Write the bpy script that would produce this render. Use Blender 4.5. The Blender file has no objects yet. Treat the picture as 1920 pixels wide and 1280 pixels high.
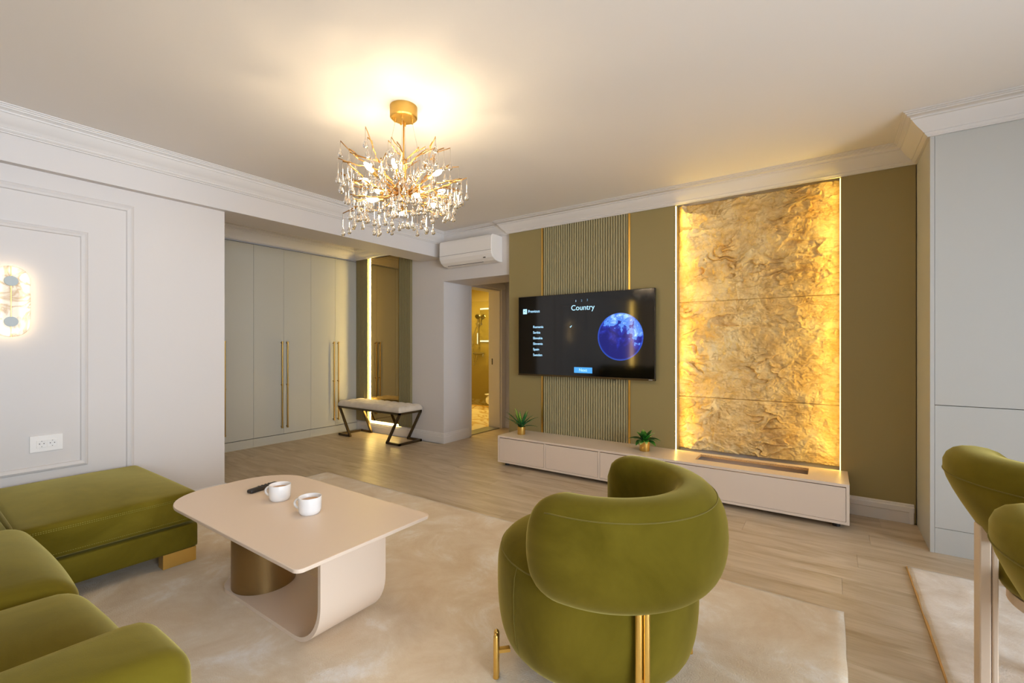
import bpy, bmesh, math, random
from mathutils import Vector, Matrix, noise
random.seed(7)
PI = math.pi
S = bpy.context.scene
COL = S.collection

# ------------------------------------------------------------------ camera, world, exposure
cam = bpy.data.cameras.new('camera'); cam.lens = 16; cam.sensor_width = 36
cam.shift_y = 6.5 / 1920; cam.clip_start = 0.02
co = bpy.data.objects.new('camera', cam); COL.objects.link(co)
co.location = (0, 0, 1.22); co.rotation_euler = (PI / 2, 0, math.radians(34.9))
S.camera = co
S.view_settings.view_transform = 'Standard'; S.view_settings.look = 'None'
S.view_settings.gamma = 1; S.view_settings.use_curve_mapping = False
S.view_settings.exposure = 0.74
W = bpy.data.worlds.new('sky'); S.world = W; W.use_nodes = True
W.node_tree.nodes['Background'].inputs['Color'].default_value = (0.80, 0.88, 1.0, 1)
W.node_tree.nodes['Background'].inputs['Strength'].default_value = 8.3
S.cycles.caustics_reflective = False; S.cycles.caustics_refractive = False
S.cycles.sample_clamp_indirect = 6
S.cycles.diffuse_bounces = 6; S.cycles.max_bounces = 14; S.cycles.transparent_max_bounces = 24

def portal(name, loc, rot, sx, sy):
    l = bpy.data.lights.new(name, 'AREA'); l.shape = 'RECTANGLE'; l.size = sx; l.size_y = sy
    l.cycles.is_portal = True
    o = bpy.data.objects.new(name, l); COL.objects.link(o); o.location = loc; o.rotation_euler = rot
portal('daylight_portal', (3.28, -0.1, 1.25), (PI / 2, 0, PI / 2), 5.2, 2.3)      # right window, faces -X
WARM = (1.0, 0.72, 0.38); GOLD = (1.0, 0.66, 0.14)

# ------------------------------------------------------------------ materials
def lin(c):
    if isinstance(c, str):
        c = [int(c[i:i + 2], 16) / 255 for i in (0, 2, 4)]
    return tuple((v / 12.92 if v <= .04045 else ((v + .055) / 1.055) ** 2.4) for v in c) + (1,)
def mat(name, col, rough=.5, metal=0, spec=.5, sheen=0, sheen_col=None, noise_s=0, noise_amt=.1, bump=0, bump_s=200, emit=None, estr=0, trans=0, ior=1.45, stretch=None, coat=0):
    m = bpy.data.materials.new(name); m.use_nodes = True
    nt = m.node_tree; b = nt.nodes['Principled BSDF']
    c = lin(col)
    b.inputs['Base Color'].default_value = c
    b.inputs['Roughness'].default_value = rough; b.inputs['Metallic'].default_value = metal
    b.inputs['Specular IOR Level'].default_value = spec; b.inputs['IOR'].default_value = ior
    b.inputs['Transmission Weight'].default_value = trans
    b.inputs['Sheen Weight'].default_value = sheen
    b.inputs['Coat Weight'].default_value = coat
    if sheen_col: b.inputs['Sheen Tint'].default_value = lin(sheen_col)
    if sheen: b.inputs['Sheen Roughness'].default_value = .35
    if emit is not None:
        b.inputs['Emission Color'].default_value = tuple(emit) + (1,); b.inputs['Emission Strength'].default_value = estr
    if noise_s or bump:
        tc = nt.nodes.new('ShaderNodeTexCoord'); mp = nt.nodes.new('ShaderNodeMapping')
        nt.links.new(tc.outputs['Object'], mp.inputs['Vector'])
        if stretch: mp.inputs['Scale'].default_value = stretch
    if noise_s:
        n = nt.nodes.new('ShaderNodeTexNoise'); n.inputs['Scale'].default_value = noise_s; n.inputs['Detail'].default_value = 5
        nt.links.new(mp.outputs[0], n.inputs['Vector'])
        r = nt.nodes.new('ShaderNodeValToRGB')
        r.color_ramp.elements[0].position = .3; r.color_ramp.elements[1].position = .7
        r.color_ramp.elements[0].color = tuple(v * (1 - noise_amt) for v in c[:3]) + (1,)
        r.color_ramp.elements[1].color = tuple(min(1, v * (1 + noise_amt)) for v in c[:3]) + (1,)
        nt.links.new(n.outputs['Fac'], r.inputs[0]); nt.links.new(r.outputs[0], b.inputs['Base Color'])
    if bump:
        n2 = nt.nodes.new('ShaderNodeTexNoise'); n2.inputs['Scale'].default_value = bump_s; n2.inputs['Detail'].default_value = 3
        nt.links.new(mp.outputs[0], n2.inputs['Vector'])
        bp = nt.nodes.new('ShaderNodeBump'); bp.inputs['Strength'].default_value = bump; bp.inputs['Distance'].default_value = .004
        nt.links.new(n2.outputs['Fac'], bp.inputs['Height']); nt.links.new(bp.outputs[0], b.inputs['Normal'])
    return m
def emis(name, col, s):
    m = bpy.data.materials.new(name); m.use_nodes = True; nt = m.node_tree
    nt.nodes.remove(nt.nodes['Principled BSDF']); e = nt.nodes.new('ShaderNodeEmission')
    e.inputs['Color'].default_value = tuple(col[:3]) + (1,); e.inputs['Strength'].default_value = s
    nt.links.new(e.outputs[0], nt.nodes['Material Output'].inputs['Surface']); return m

M = {}
M['wall'] = mat('white_wall_paint', 'D3CECB', .6, spec=.3, bump=.03, bump_s=300)
M['ceil'] = mat('ceiling_paint', 'E6E1DC', .7, spec=.2)
M['trim'] = mat('white_trim_paint', 'DDD9D6', .4)
M['olive'] = mat('olive_wall_paint', '96875A', .45, spec=.4, bump=.02, bump_s=400)
M['olive_dark'] = mat('olive_lacquer_slat', '8A7F5A', .45)
M['flute'] = mat('taupe_olive_slat', 'ABA07A', .45)
M['brass'] = mat('brushed_brass', 'E8BF68', .34, metal=1)
M['brass_dark'] = mat('aged_brass', 'A88748', .3, metal=1)
M['drum'] = mat('satin_bronze_drum', '94794E', .36, metal=.9)
M['bronze'] = mat('bronze_metal', '5E5038', .4, metal=.85)
M['greige'] = mat('greige_lacquer', 'BDBAAE', .42, spec=.4)
M['greige_light'] = mat('pale_grey_lacquer', 'C2C2BE', .4, spec=.4)
M['gap'] = mat('shadow_gap_board', '3A342C', .8)
M['cream'] = mat('cream_lacquer', 'DCCBBA', .38, spec=.45)
M['chip'] = mat('raw_chipboard_edge', 'C9A16B', .9, noise_s=160, noise_amt=.45)
M['tabletop'] = mat('cream_matt_tabletop', 'DCC8B4', .4, spec=.4)
M['ceramic'] = mat('white_glazed_ceramic', 'E8E6E4', .12, spec=.5)
M['coffee'] = mat('milky_tea', 'B98A52', .2)
M['black'] = mat('black_plastic', '2A2623', .4)
M['rubber'] = mat('rubber_button', '4A4642', .6)
M['screen'] = mat('glossy_screen_glass', '050506', .07, spec=.6, ior=1.5)
M['plastic'] = mat('white_plastic', 'E8E4E0', .35)
M['metal'] = mat('brushed_steel', 'B9BDBE', .3, metal=1)
M['cap'] = mat('matt_grey_metal_cap', 'BCC4C5', .55, spec=.2)
M['chrome'] = mat('chrome', 'C9C9C4', .12, metal=1)
M['soil'] = mat('dark_soil', '2A2016', .9)
M['mirror'] = mat('bronze_tinted_mirror', 'A89468', .02, metal=1)
M['mirror_clear'] = mat('clear_mirror', 'D8D8D0', .03, metal=1)
M['glassdrop'] = mat('clear_glass_drop', 'FFFAF0', .0, trans=1, ior=1.45)
M['wire'] = mat('thin_steel_wire', 'C8C2B4', .4, metal=1)
M['twig'] = mat('gilded_twig', 'B98C50', .45, metal=1)
M['led'] = emis('warm_led_strip', GOLD, 32)
M['led_mir'] = emis('warm_led_mirror_strip', (1.0, .70, .2), 42)
M['led_white'] = emis('cool_led_frame', (1, .93, .6), 1.0)
M['bulb'] = emis('lit_bulb', (1.0, .78, .49), 140)
M['ui'] = emis('screen_light_blue', lin('A9D8F5')[:3], 1.0)
M['ui_dim'] = emis('screen_dim_blue', lin('6C93AE')[:3], .7)
M['ui_btn'] = emis('screen_button_blue', lin('4C97D6')[:3], .9)
M['ui_ink'] = emis('screen_ink', lin('234A70')[:3], .6)
M['ring'] = emis('sconce_ring', (1, .80, .50), 6)

def wood():
    m = mat('pale_oak_laminate', 'B9A68C', .38, spec=.4); nt = m.node_tree; b = nt.nodes['Principled BSDF']
    N = nt.nodes.new; L = nt.links.new
    tc = N('ShaderNodeTexCoord'); oi = N('ShaderNodeObjectInfo')
    cb = N('ShaderNodeCombineXYZ'); mu = N('ShaderNodeMath'); mu.operation = 'MULTIPLY'; mu.inputs[1].default_value = 37
    L(oi.outputs['Random'], mu.inputs[0]); L(mu.outputs[0], cb.inputs[0]); L(mu.outputs[0], cb.inputs[1])
    ad = N('ShaderNodeVectorMath'); L(tc.outputs['Object'], ad.inputs[0]); L(cb.outputs[0], ad.inputs[1])
    mp = N('ShaderNodeMapping'); mp.inputs['Scale'].default_value = (1.0, 6.5, 1); L(ad.outputs[0], mp.inputs['Vector'])
    n = N('ShaderNodeTexNoise'); n.inputs['Scale'].default_value = 1.6; n.inputs['Detail'].default_value = 8; n.inputs['Distortion'].default_value = .9; n.inputs['Roughness'].default_value = .62
    L(mp.outputs[0], n.inputs['Vector'])
    r = N('ShaderNodeValToRGB'); e = r.color_ramp.elements
    e[0].position = .25; e[0].color = lin('97805F'); e[1].position = .66; e[1].color = lin('CDBDA6')
    e2 = r.color_ramp.elements.new(.42); e2.color = lin('B7A488')
    L(n.outputs['Fac'], r.inputs[0])
    mp2 = N('ShaderNodeMapping'); mp2.inputs['Scale'].default_value = (4, 130, 1); L(ad.outputs[0], mp2.inputs['Vector'])
    n2 = N('ShaderNodeTexNoise'); n2.inputs['Scale'].default_value = 2; n2.inputs['Detail'].default_value = 4; L(mp2.outputs[0], n2.inputs['Vector'])
    mx = N('ShaderNodeMix'); mx.data_type = 'RGBA'; mx.blend_type = 'MULTIPLY'; mx.inputs['Factor'].default_value = .3
    L(r.outputs[0], mx.inputs['A']); L(n2.outputs['Fac'], mx.inputs['B'])
    hs = N('ShaderNodeHueSaturation'); mr = N('ShaderNodeMapRange'); mr.inputs['To Min'].default_value = 1.10; mr.inputs['To Max'].default_value = 1.17
    L(oi.outputs['Random'], mr.inputs['Value']); L(mr.outputs[0], hs.inputs['Value']); L(mx.outputs['Result'], hs.inputs['Color'])
    L(hs.outputs[0], b.inputs['Base Color'])
    bp = N('ShaderNodeBump'); bp.inputs['Strength'].default_value = .08; bp.inputs['Distance'].default_value = .002
    L(n2.outputs['Fac'], bp.inputs['Height']); L(bp.outputs[0], b.inputs['Normal'])
    return m
M['wood'] = wood()

def velvet():
    m = mat('olive_velvet', '6A5D18', .85, spec=.06, sheen=.85, sheen_col='D0C27A', bump=.1, bump_s=500)
    nt = m.node_tree; b = nt.nodes['Principled BSDF']; N = nt.nodes.new; L = nt.links.new
    tc = N('ShaderNodeTexCoord'); n = N('ShaderNodeTexNoise'); n.inputs['Scale'].default_value = 2.6; n.inputs['Detail'].default_value = 5; n.inputs['Roughness'].default_value = .6; n.inputs['Distortion'].default_value = .6
    L(tc.outputs['Object'], n.inputs['Vector'])
    r = N('ShaderNodeValToRGB'); e = r.color_ramp.elements
    e[0].position = .32; e[0].color = lin('564B0F'); e[1].position = .70; e[1].color = lin('72651F')
    L(n.outputs['Fac'], r.inputs[0]); L(r.outputs[0], b.inputs['Base Color'])
    return m
M['velvet'] = velvet()
M['stitch'] = mat('pale_green_thread', '9A9448', .8)
M['piping'] = mat('olive_velvet_piping', '695D1C', .8, sheen=.55, sheen_col='C9BE78')
M['uph'] = mat('pale_beige_velvet', 'D9CDBC', .75, sheen=.6, sheen_col='FFFFFF', noise_s=9, noise_amt=.08)

def rugmat(name, a, b_, c_, sc):
    m = mat(name, a, .95, spec=.05, sheen=.3, sheen_col='FFFFFF'); nt = m.node_tree; b = nt.nodes['Principled BSDF']; N = nt.nodes.new; L = nt.links.new
    tc = N('ShaderNodeTexCoord'); n = N('ShaderNodeTexNoise'); n.inputs['Scale'].default_value = sc; n.inputs['Detail'].default_value = 9; n.inputs['Roughness'].default_value = .68; n.inputs['Distortion'].default_value = .5
    L(tc.outputs['Object'], n.inputs['Vector'])
    r = N('ShaderNodeValToRGB'); e = r.color_ramp.elements
    e[0].position = .36; e[0].color = lin(a); e[1].position = .68; e[1].color = lin(c_)
    x = r.color_ramp.elements.new(.53); x.color = lin(b_)
    L(n.outputs['Fac'], r.inputs[0]); L(r.outputs[0], b.inputs['Base Color'])
    n2 = N('ShaderNodeTexNoise'); n2.inputs['Scale'].default_value = 170; n2.inputs['Detail'].default_value = 4; L(tc.outputs['Object'], n2.inputs['Vector'])
    bp = N('ShaderNodeBump'); bp.inputs['Strength'].default_value = .5; bp.inputs['Distance'].default_value = .006
    ad = N('ShaderNodeMath'); ad.operation = 'ADD'; L(n.outputs['Fac'], ad.inputs[0]); L(n2.outputs['Fac'], ad.inputs[1])
    L(ad.outputs[0], bp.inputs['Height']); L(bp.outputs[0], b.inputs['Normal'])
    return m
M['rug'] = rugmat('beige_mottled_pile', 'D9C3A4', 'E3D2B8', 'F3ECE2', 3.2)
M['rug2'] = rugmat('cream_shaggy_pile', 'D3C4B2', 'E0D5C8', 'EFE9E2', 6)
M['jute'] = mat('tan_rug_binding', 'B98F52', .9)

def stonemat():
    m = mat('rough_golden_stone', 'D9BC86', .9, spec=.05); nt = m.node_tree; b = nt.nodes['Principled BSDF']; N = nt.nodes.new; L = nt.links.new
    tc = N('ShaderNodeTexCoord'); n = N('ShaderNodeTexNoise'); n.inputs['Scale'].default_value = 5; n.inputs['Detail'].default_value = 10; n.inputs['Roughness'].default_value = .72; n.inputs['Distortion'].default_value = .25
    L(tc.outputs['Object'], n.inputs['Vector'])
    r = N('ShaderNodeValToRGB'); e = r.color_ramp.elements
    e[0].position = .3; e[0].color = lin('CFA866'); e[1].position = .62; e[1].color = lin('EFDBAA')
    x = r.color_ramp.elements.new(.45); x.color = lin('E2C48A')
    L(n.outputs['Fac'], r.inputs[0])
    # brown stained cracks painted in to stand for the stone's shaded crevices
    mp = N('ShaderNodeMapping'); mp.inputs['Scale'].default_value = (.8, 1, 1.5); L(tc.outputs['Object'], mp.inputs['Vector'])
    nv = N('ShaderNodeTexNoise'); nv.inputs['Scale'].default_value = 3.4; nv.inputs['Detail'].default_value = 9; nv.inputs['Roughness'].default_value = .6; nv.inputs['Distortion'].default_value = .3; L(mp.outputs[0], nv.inputs['Vector'])
    rv = N('ShaderNodeValToRGB'); ev = rv.color_ramp.elements
    ev[0].position = .470; ev[0].color = (0, 0, 0, 1); ev[1].position = .530; ev[1].color = (0, 0, 0, 1)
    xv = ev.new(.5); xv.color = (.38, .38, .38, 1); L(nv.outputs['Fac'], rv.inputs[0])
    mv = N('ShaderNodeMix'); mv.data_type = 'RGBA'; mv.inputs['B'].default_value = lin('A57E45'); L(rv.outputs[0], mv.inputs['Factor']); L(r.outputs[0], mv.inputs['A'])
    L(mv.outputs['Result'], b.inputs['Base Color'])
    n2 = N('ShaderNodeTexNoise'); n2.inputs['Scale'].default_value = 60; n2.inputs['Detail'].default_value = 8; L(tc.outputs['Object'], n2.inputs['Vector'])
    bp = N('ShaderNodeBump'); bp.inputs['Strength'].default_value = .6; bp.inputs['Distance'].default_value = .006
    L(n2.outputs['Fac'], bp.inputs['Height']); L(bp.outputs[0], b.inputs['Normal'])
    return m
M['stone'] = stonemat()

def marble(name, a, v, sc, rough):
    m = mat(name, a, rough); nt = m.node_tree; b = nt.nodes['Principled BSDF']; N = nt.nodes.new; L = nt.links.new
    tc = N('ShaderNodeTexCoord'); n = N('ShaderNodeTexNoise'); n.inputs['Scale'].default_value = sc; n.inputs['Detail'].default_value = 6; n.inputs['Distortion'].default_value = 2.2
    L(tc.outputs['Object'], n.inputs['Vector'])
    r = N('ShaderNodeValToRGB'); e = r.color_ramp.elements
    e[0].position = .42; e[0].color = lin(a); e[1].position = .56; e[1].color = lin(a)
    x = r.color_ramp.elements.new(.49); x.color = lin(v)
    L(n.outputs['Fac'], r.inputs[0]); L(r.outputs[0], b.inputs['Base Color']); return m, r
M['marble'], _ = marble('veined_marble_tile', 'E2D6B4', 'B99A5E', 1.6, .25)
M['tile'] = mat('glazed_beige_tile', 'C9B878', .2)
M['tile_rib'] = mat('ribbed_beige_tile', 'B8A563', .3)

def alabaster():
    m, r = marble('lit_alabaster', 'EBDCC2', 'C9A678', 5, .3); nt = m.node_tree; b = nt.nodes['Principled BSDF']; N = nt.nodes.new; L = nt.links.new
    # the strip behind the stone shines through it in a ring: brightness by distance from the capsule's spine (object space: x across, z up)
    tc = nt.nodes['Texture Coordinate']; sp = N('ShaderNodeSeparateXYZ'); L(tc.outputs['Object'], sp.inputs[0])
    def mth(op, a, b2=None, **k):
        x = N('ShaderNodeMath'); x.operation = op
        for i, q in enumerate((a, b2)):
            if q is None: continue
            if isinstance(q, (int, float)): x.inputs[i].default_value = q
            else: L(q, x.inputs[i])
        return x.outputs[0]
    az = mth('ABSOLUTE', sp.outputs['Z']); dz = mth('MAXIMUM', mth('SUBTRACT', az, .125), 0.0)
    d = mth('SQRT', mth('ADD', mth('POWER', sp.outputs['Y'], 2.0), mth('POWER', dz, 2.0)))
    ring = mth('MAXIMUM', mth('SUBTRACT', 1.0, mth('DIVIDE', mth('ABSOLUTE', mth('SUBTRACT', d, .055)), .028)), 0.0)
    L(mth('ADD', mth('MULTIPLY', ring, .75), .10), b.inputs['Emission Strength'])
    L(r.outputs[0], b.inputs['Emission Color'])
    return m
M['alabaster'] = alabaster()

def leafmat(name, a, tip, axis_len):
    m = mat(name, a, .35, spec=.5); nt = m.node_tree; b = nt.nodes['Principled BSDF']; N = nt.nodes.new; L = nt.links.new
    uv = N('ShaderNodeAttribute'); uv.attribute_name = 'along'
    r = N('ShaderNodeValToRGB'); e = r.color_ramp.elements
    e[0].position = axis_len; e[0].color = lin(a); e[1].position = 1; e[1].color = lin(tip)
    L(uv.outputs['Fac'], r.inputs[0]); L(r.outputs[0], b.inputs['Base Color']); return m
M['fern'] = leafmat('dark_green_fern_leaf', '1E5A2C', '2F7A34', .4)
M['fern_light'] = leafmat('light_green_fern_leaf', '6FA02C', 'A6CE48', .2)
M['leaf'] = leafmat('variegated_leaf', '2C6E1E', 'C3CF73', .72)
M['leaf_dark'] = leafmat('deep_green_leaf', '1B4F18', '3C8426', .6)

def paneglass(name, tint):
    m = bpy.data.materials.new(name); m.use_nodes = True; nt = m.node_tree; nt.nodes.remove(nt.nodes['Principled BSDF'])
    t = nt.nodes.new('ShaderNodeBsdfTransparent'); t.inputs[0].default_value = tint + (1,)
    g = nt.nodes.new('ShaderNodeBsdfGlossy'); g.inputs['Roughness'].default_value = .02
    fr = nt.nodes.new('ShaderNodeFresnel'); fr.inputs[0].default_value = 1.45
    mx = nt.nodes.new('ShaderNodeMixShader'); nt.links.new(fr.outputs[0], mx.inputs[0]); nt.links.new(t.outputs[0], mx.inputs[1]); nt.links.new(g.outputs[0], mx.inputs[2])
    nt.links.new(mx.outputs[0], nt.nodes['Material Output'].inputs['Surface']); return m
M['pane'] = paneglass('clear_pane', (.97, .98, .98))
M['shower_pane'] = paneglass('shower_pane', (.95, .95, .88))

def globe_mat():
    m = bpy.data.materials.new('screen_globe_picture'); m.use_nodes = True; nt = m.node_tree; nt.nodes.remove(nt.nodes['Principled BSDF']); N = nt.nodes.new; L = nt.links.new
    tc = N('ShaderNodeTexCoord'); mp = N('ShaderNodeMapping'); mp.inputs['Scale'].default_value = (1, 1, 1)
    L(tc.outputs['Object'], mp.inputs['Vector'])
    n = N('ShaderNodeTexNoise'); n.inputs['Scale'].default_value = 11; n.inputs['Detail'].default_value = 9; n.inputs['Roughness'].default_value = .62; n.inputs['Distortion'].default_value = .5; L(mp.outputs[0], n.inputs['Vector'])
    sp = N('ShaderNodeSeparateXYZ'); L(tc.outputs['Object'], sp.inputs[0])
    g = N('ShaderNodeMath'); g.operation = 'MULTIPLY_ADD'; g.inputs[1].default_value = 1.1; g.inputs[2].default_value = -.03; L(sp.outputs['Z'], g.inputs[0])
    g2 = N('ShaderNodeMath'); g2.operation = 'MULTIPLY_ADD'; g2.inputs[1].default_value = .5; L(sp.outputs['X'], g2.inputs[0]); L(g.outputs[0], g2.inputs[2])
    ad = N('ShaderNodeMath'); ad.operation = 'ADD'; L(n.outputs['Fac'], ad.inputs[0]); L(g2.outputs[0], ad.inputs[1])
    r = N('ShaderNodeValToRGB'); e = r.color_ramp.elements
    e[0].position = .40; e[0].color = (.004, .006, .12, 1); e[1].position = .80; e[1].color = (.45, .75, 1, 1)
    for p, c in ((.50, (.008, .012, .22)), (.565, (.012, .03, .33)), (.59, (.10, .28, .80)), (.66, (.05, .16, .62))):
        x = r.color_ramp.elements.new(p); x.color = c + (1,)
    L(ad.outputs[0], r.inputs[0])
    # bright rim of the drawn globe
    ln = N('ShaderNodeVectorMath'); ln.operation = 'LENGTH'; L(tc.outputs['Object'], ln.inputs[0])
    mr = N('ShaderNodeMapRange'); mr.inputs['From Min'].default_value = .205; mr.inputs['From Max'].default_value = .226; L(ln.outputs['Value'], mr.inputs['Value'])
    mx = N('ShaderNodeMix'); mx.data_type = 'RGBA'; mx.inputs['B'].default_value = (.02, .08, .5, 1); L(mr.outputs[0], mx.inputs['Factor']); L(r.outputs[0], mx.inputs['A'])
    em = N('ShaderNodeEmission'); em.inputs['Strength'].default_value = .9; L(mx.outputs['Result'], em.inputs[0])
    gl = N('ShaderNodeBsdfGlossy'); gl.inputs['Roughness'].default_value = .07; gl.inputs[0].default_value = (.03, .03, .03, 1)
    a = N('ShaderNodeAddShader'); L(em.outputs[0], a.inputs[0]); L(gl.outputs[0], a.inputs[1])
    L(a.outputs[0], nt.nodes['Material Output'].inputs['Surface']); return m
M['globe'] = globe_mat()

# ------------------------------------------------------------------ mesh helpers
ORG = {}
def new_obj(name, me, parent=None):
    o = bpy.data.objects.new(name, me); COL.objects.link(o)
    if parent is not None: o.parent = parent
    return o
def thing(name, label, cat, loc=(0, 0, 0), group=None):
    o = new_obj(name, None); o.empty_display_size = .05; o.location = loc; ORG[o] = Vector(loc)
    o['label'] = label; o['category'] = cat
    if group: o['group'] = group
    return o
def org(o):
    v = Vector((0, 0, 0))
    while o is not None: v += ORG.get(o, Vector((0, 0, 0))); o = o.parent
    return v
def obj(name, bm, m, parent=None, smooth=False, kind=None, bevel=0, seg=2, origin=None, label=None, autosmooth=None):
    """bm is in world coordinates; it becomes ONE mesh object under parent."""
    base = org(parent)
    o_ = Vector(origin) if origin is not None else base
    bm.transform(Matrix.Translation(-o_))
    bmesh.ops.recalc_face_normals(bm, faces=bm.faces)
    me = bpy.data.meshes.new(name); bm.to_mesh(me); bm.free()
    if isinstance(m, str): m = M[m]
    me.materials.append(m)
    if smooth:
        for p in me.polygons: p.use_smooth = True
    o = new_obj(name, me, parent)
    if origin is not None: o.location = o_ - base; ORG[o] = o_ - base
    if bevel:
        b = o.modifiers.new('bevel', 'BEVEL'); b.width = bevel; b.segments = seg; b.limit_method = 'ANGLE'
        if smooth is False:
            pass
    if autosmooth: me.set_sharp_from_angle(angle=math.radians(autosmooth))
    if kind: o['kind'] = kind
    if label: o['label'] = label
    return o
def tag(o, label, cat, group=None):
    o['label'] = label; o['category'] = cat
    if group: o['group'] = group
    return o
def BM(): return bmesh.new()
def box(bm, x0, x1, y0, y1, z0, z1):
    v = [bm.verts.new(p) for p in ((x0, y0, z0), (x1, y0, z0), (x1, y1, z0), (x0, y1, z0), (x0, y0, z1), (x1, y0, z1), (x1, y1, z1), (x0, y1, z1))]
    for f in ((3, 2, 1, 0), (4, 5, 6, 7), (0, 1, 5, 4), (1, 2, 6, 5), (2, 3, 7, 6), (3, 0, 4, 7)): bm.faces.new([v[i] for i in f])
    return bm
def B(*a): return box(BM(), *a)
def bar(bm, p, q, w, h, up=(0, 0, 1)):
    p = Vector(p); q = Vector(q); d = (q - p).normalized(); s = d.cross(Vector(up))
    if s.length < 1e-4: s = d.cross(Vector((1, 0, 0)))
    s.normalize(); u = s.cross(d).normalized()
    v = []
    for c in (p, q):
        for a, b in ((-1, -1), (1, -1), (1, 1), (-1, 1)): v.append(bm.verts.new(c + s * a * w / 2 + u * b * h / 2))
    for f in ((3, 2, 1, 0), (4, 5, 6, 7), (0, 1, 5, 4), (1, 2, 6, 5), (2, 3, 7, 6), (3, 0, 4, 7)): bm.faces.new([v[i] for i in f])
    return bm
def tube(bm, pts, rad, n=8, cap=True, closed=False):
    pts = [Vector(p) for p in pts]; N_ = len(pts); rings = []
    if not hasattr(rad, '__len__'): rad = [rad] * N_
    up = None
    for i, p in enumerate(pts):
        if closed: t = (pts[(i + 1) % N_] - pts[i - 1]).normalized()
        else: t = (pts[min(i + 1, N_ - 1)] - pts[max(i - 1, 0)]).normalized()
        if up is None:
            up = Vector((0, 0, 1)) if abs(t.z) < .9 else Vector((1, 0, 0))
        s = t.cross(up)
        if s.length < 1e-5: s = t.cross(Vector((0, 1, 0)))
        s.normalize(); u = s.cross(t).normalized(); up = u
        rings.append([bm.verts.new(p + (s * math.cos(2 * PI * k / n) + u * math.sin(2 * PI * k / n)) * rad[i]) for k in range(n)])
    R = N_ if closed else N_ - 1
    for i in range(R):
        a, b = rings[i], rings[(i + 1) % N_]
        for k in range(n): bm.faces.new((a[k], a[(k + 1) % n], b[(k + 1) % n], b[k]))
    if cap and not closed:
        bm.faces.new(rings[0][::-1]); bm.faces.new(rings[-1])
    return bm
def lathe(bm, prof, c, n=32, axis=None):
    """profile (r, z) revolved round the vertical through c"""
    c = Vector(c); rings = []
    for r, z in prof:
        if r < 1e-6: rings.append([bm.verts.new(c + Vector((0, 0, z)))])
        else: rings.append([bm.verts.new(c + Vector((r * math.cos(2 * PI * k / n), r * math.sin(2 * PI * k / n), z))) for k in range(n)])
    for a, b in zip(rings, rings[1:]):
        for k in range(n):
            q = [a[k % len(a)], a[(k + 1) % n % len(a)], b[(k + 1) % n % len(b)], b[k % len(b)]]
            u = []
            for v in q:
                if v not in u: u.append(v)
            if len(u) > 2: bm.faces.new(u)
    return bm
def prism(bm, poly, z0, z1, axis='z'):
    def P(a, b, c): return {'z': (a, b, c), 'y': (a, c, b), 'x': (c, a, b)}[axis]
    lo = [bm.verts.new(P(a, b, z0)) for a, b in poly]; hi = [bm.verts.new(P(a, b, z1)) for a, b in poly]
    n = len(poly); bm.faces.new(lo[::-1]); bm.faces.new(hi)
    for i in range(n): bm.faces.new((lo[i], lo[(i + 1) % n], hi[(i + 1) % n], hi[i]))
    return bm
def rrect(x0, x1, y0, y1, r, n=8):
    if not hasattr(r, '__len__'): r = [r] * 4
    out = []
    for (cx, cy, q, a0) in ((x1 - r[0], y1 - r[0], r[0], 0), (x0 + r[1], y1 - r[1], r[1], 90), (x0 + r[2], y0 + r[2], r[2], 180), (x1 - r[3], y0 + r[3], r[3], 270)):
        for k in range(n + 1):
            a = math.radians(a0 + 90 * k / n); out.append((cx + q * math.cos(a), cy + q * math.sin(a)))
    return out
def sweep(bm, path, prof, closed=False):
    """profile (d, z) swept along a plan path; d is measured to the right of the travel direction; corners mitred"""
    n = len(path); P = [Vector(p) for p in path]; cols = []
    def nrm(a, b): d = (b - a).normalized(); return Vector((d.y, -d.x))
    for i in range(n):
        na = nrm(P[i - 1], P[i]) if (i > 0 or closed) else None
        nb = nrm(P[i], P[(i + 1) % n]) if (i < n - 1 or closed) else None
        if na is None: na = nb
        if nb is None: nb = na
        m = (na + nb) / (1 + na.dot(nb))
        cols.append([bm.verts.new((P[i].x + m.x * d, P[i].y + m.y * d, z)) for d, z in prof])
    for i in range(n if closed else n - 1):
        a, b = cols[i], cols[(i + 1) % n]
        for k in range(len(prof) - 1): bm.faces.new((a[k], b[k], b[k + 1], a[k + 1]))
    if not closed:
        bm.faces.new(cols[0]); bm.faces.new(cols[-1][::-1])
    return bm
def frame_sweep(bm, X, y0, y1, z0, z1, prof, sgn=1):
    """moulding frame on the wall plane x = X; profile (inset, height)"""
    cs = ((y0, z0, 1, 1), (y1, z0, -1, 1), (y1, z1, -1, -1), (y0, z1, 1, -1)); cols = []
    for y, z, a, b in cs: cols.append([bm.verts.new((X + sgn * h, y + a * d, z + b * d)) for d, h in prof])
    for i in range(4):
        a, b = cols[i], cols[(i + 1) % 4]
        for k in range(len(prof) - 1): bm.faces.new((a[k], b[k], b[k + 1], a[k + 1]))
    return bm
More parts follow.
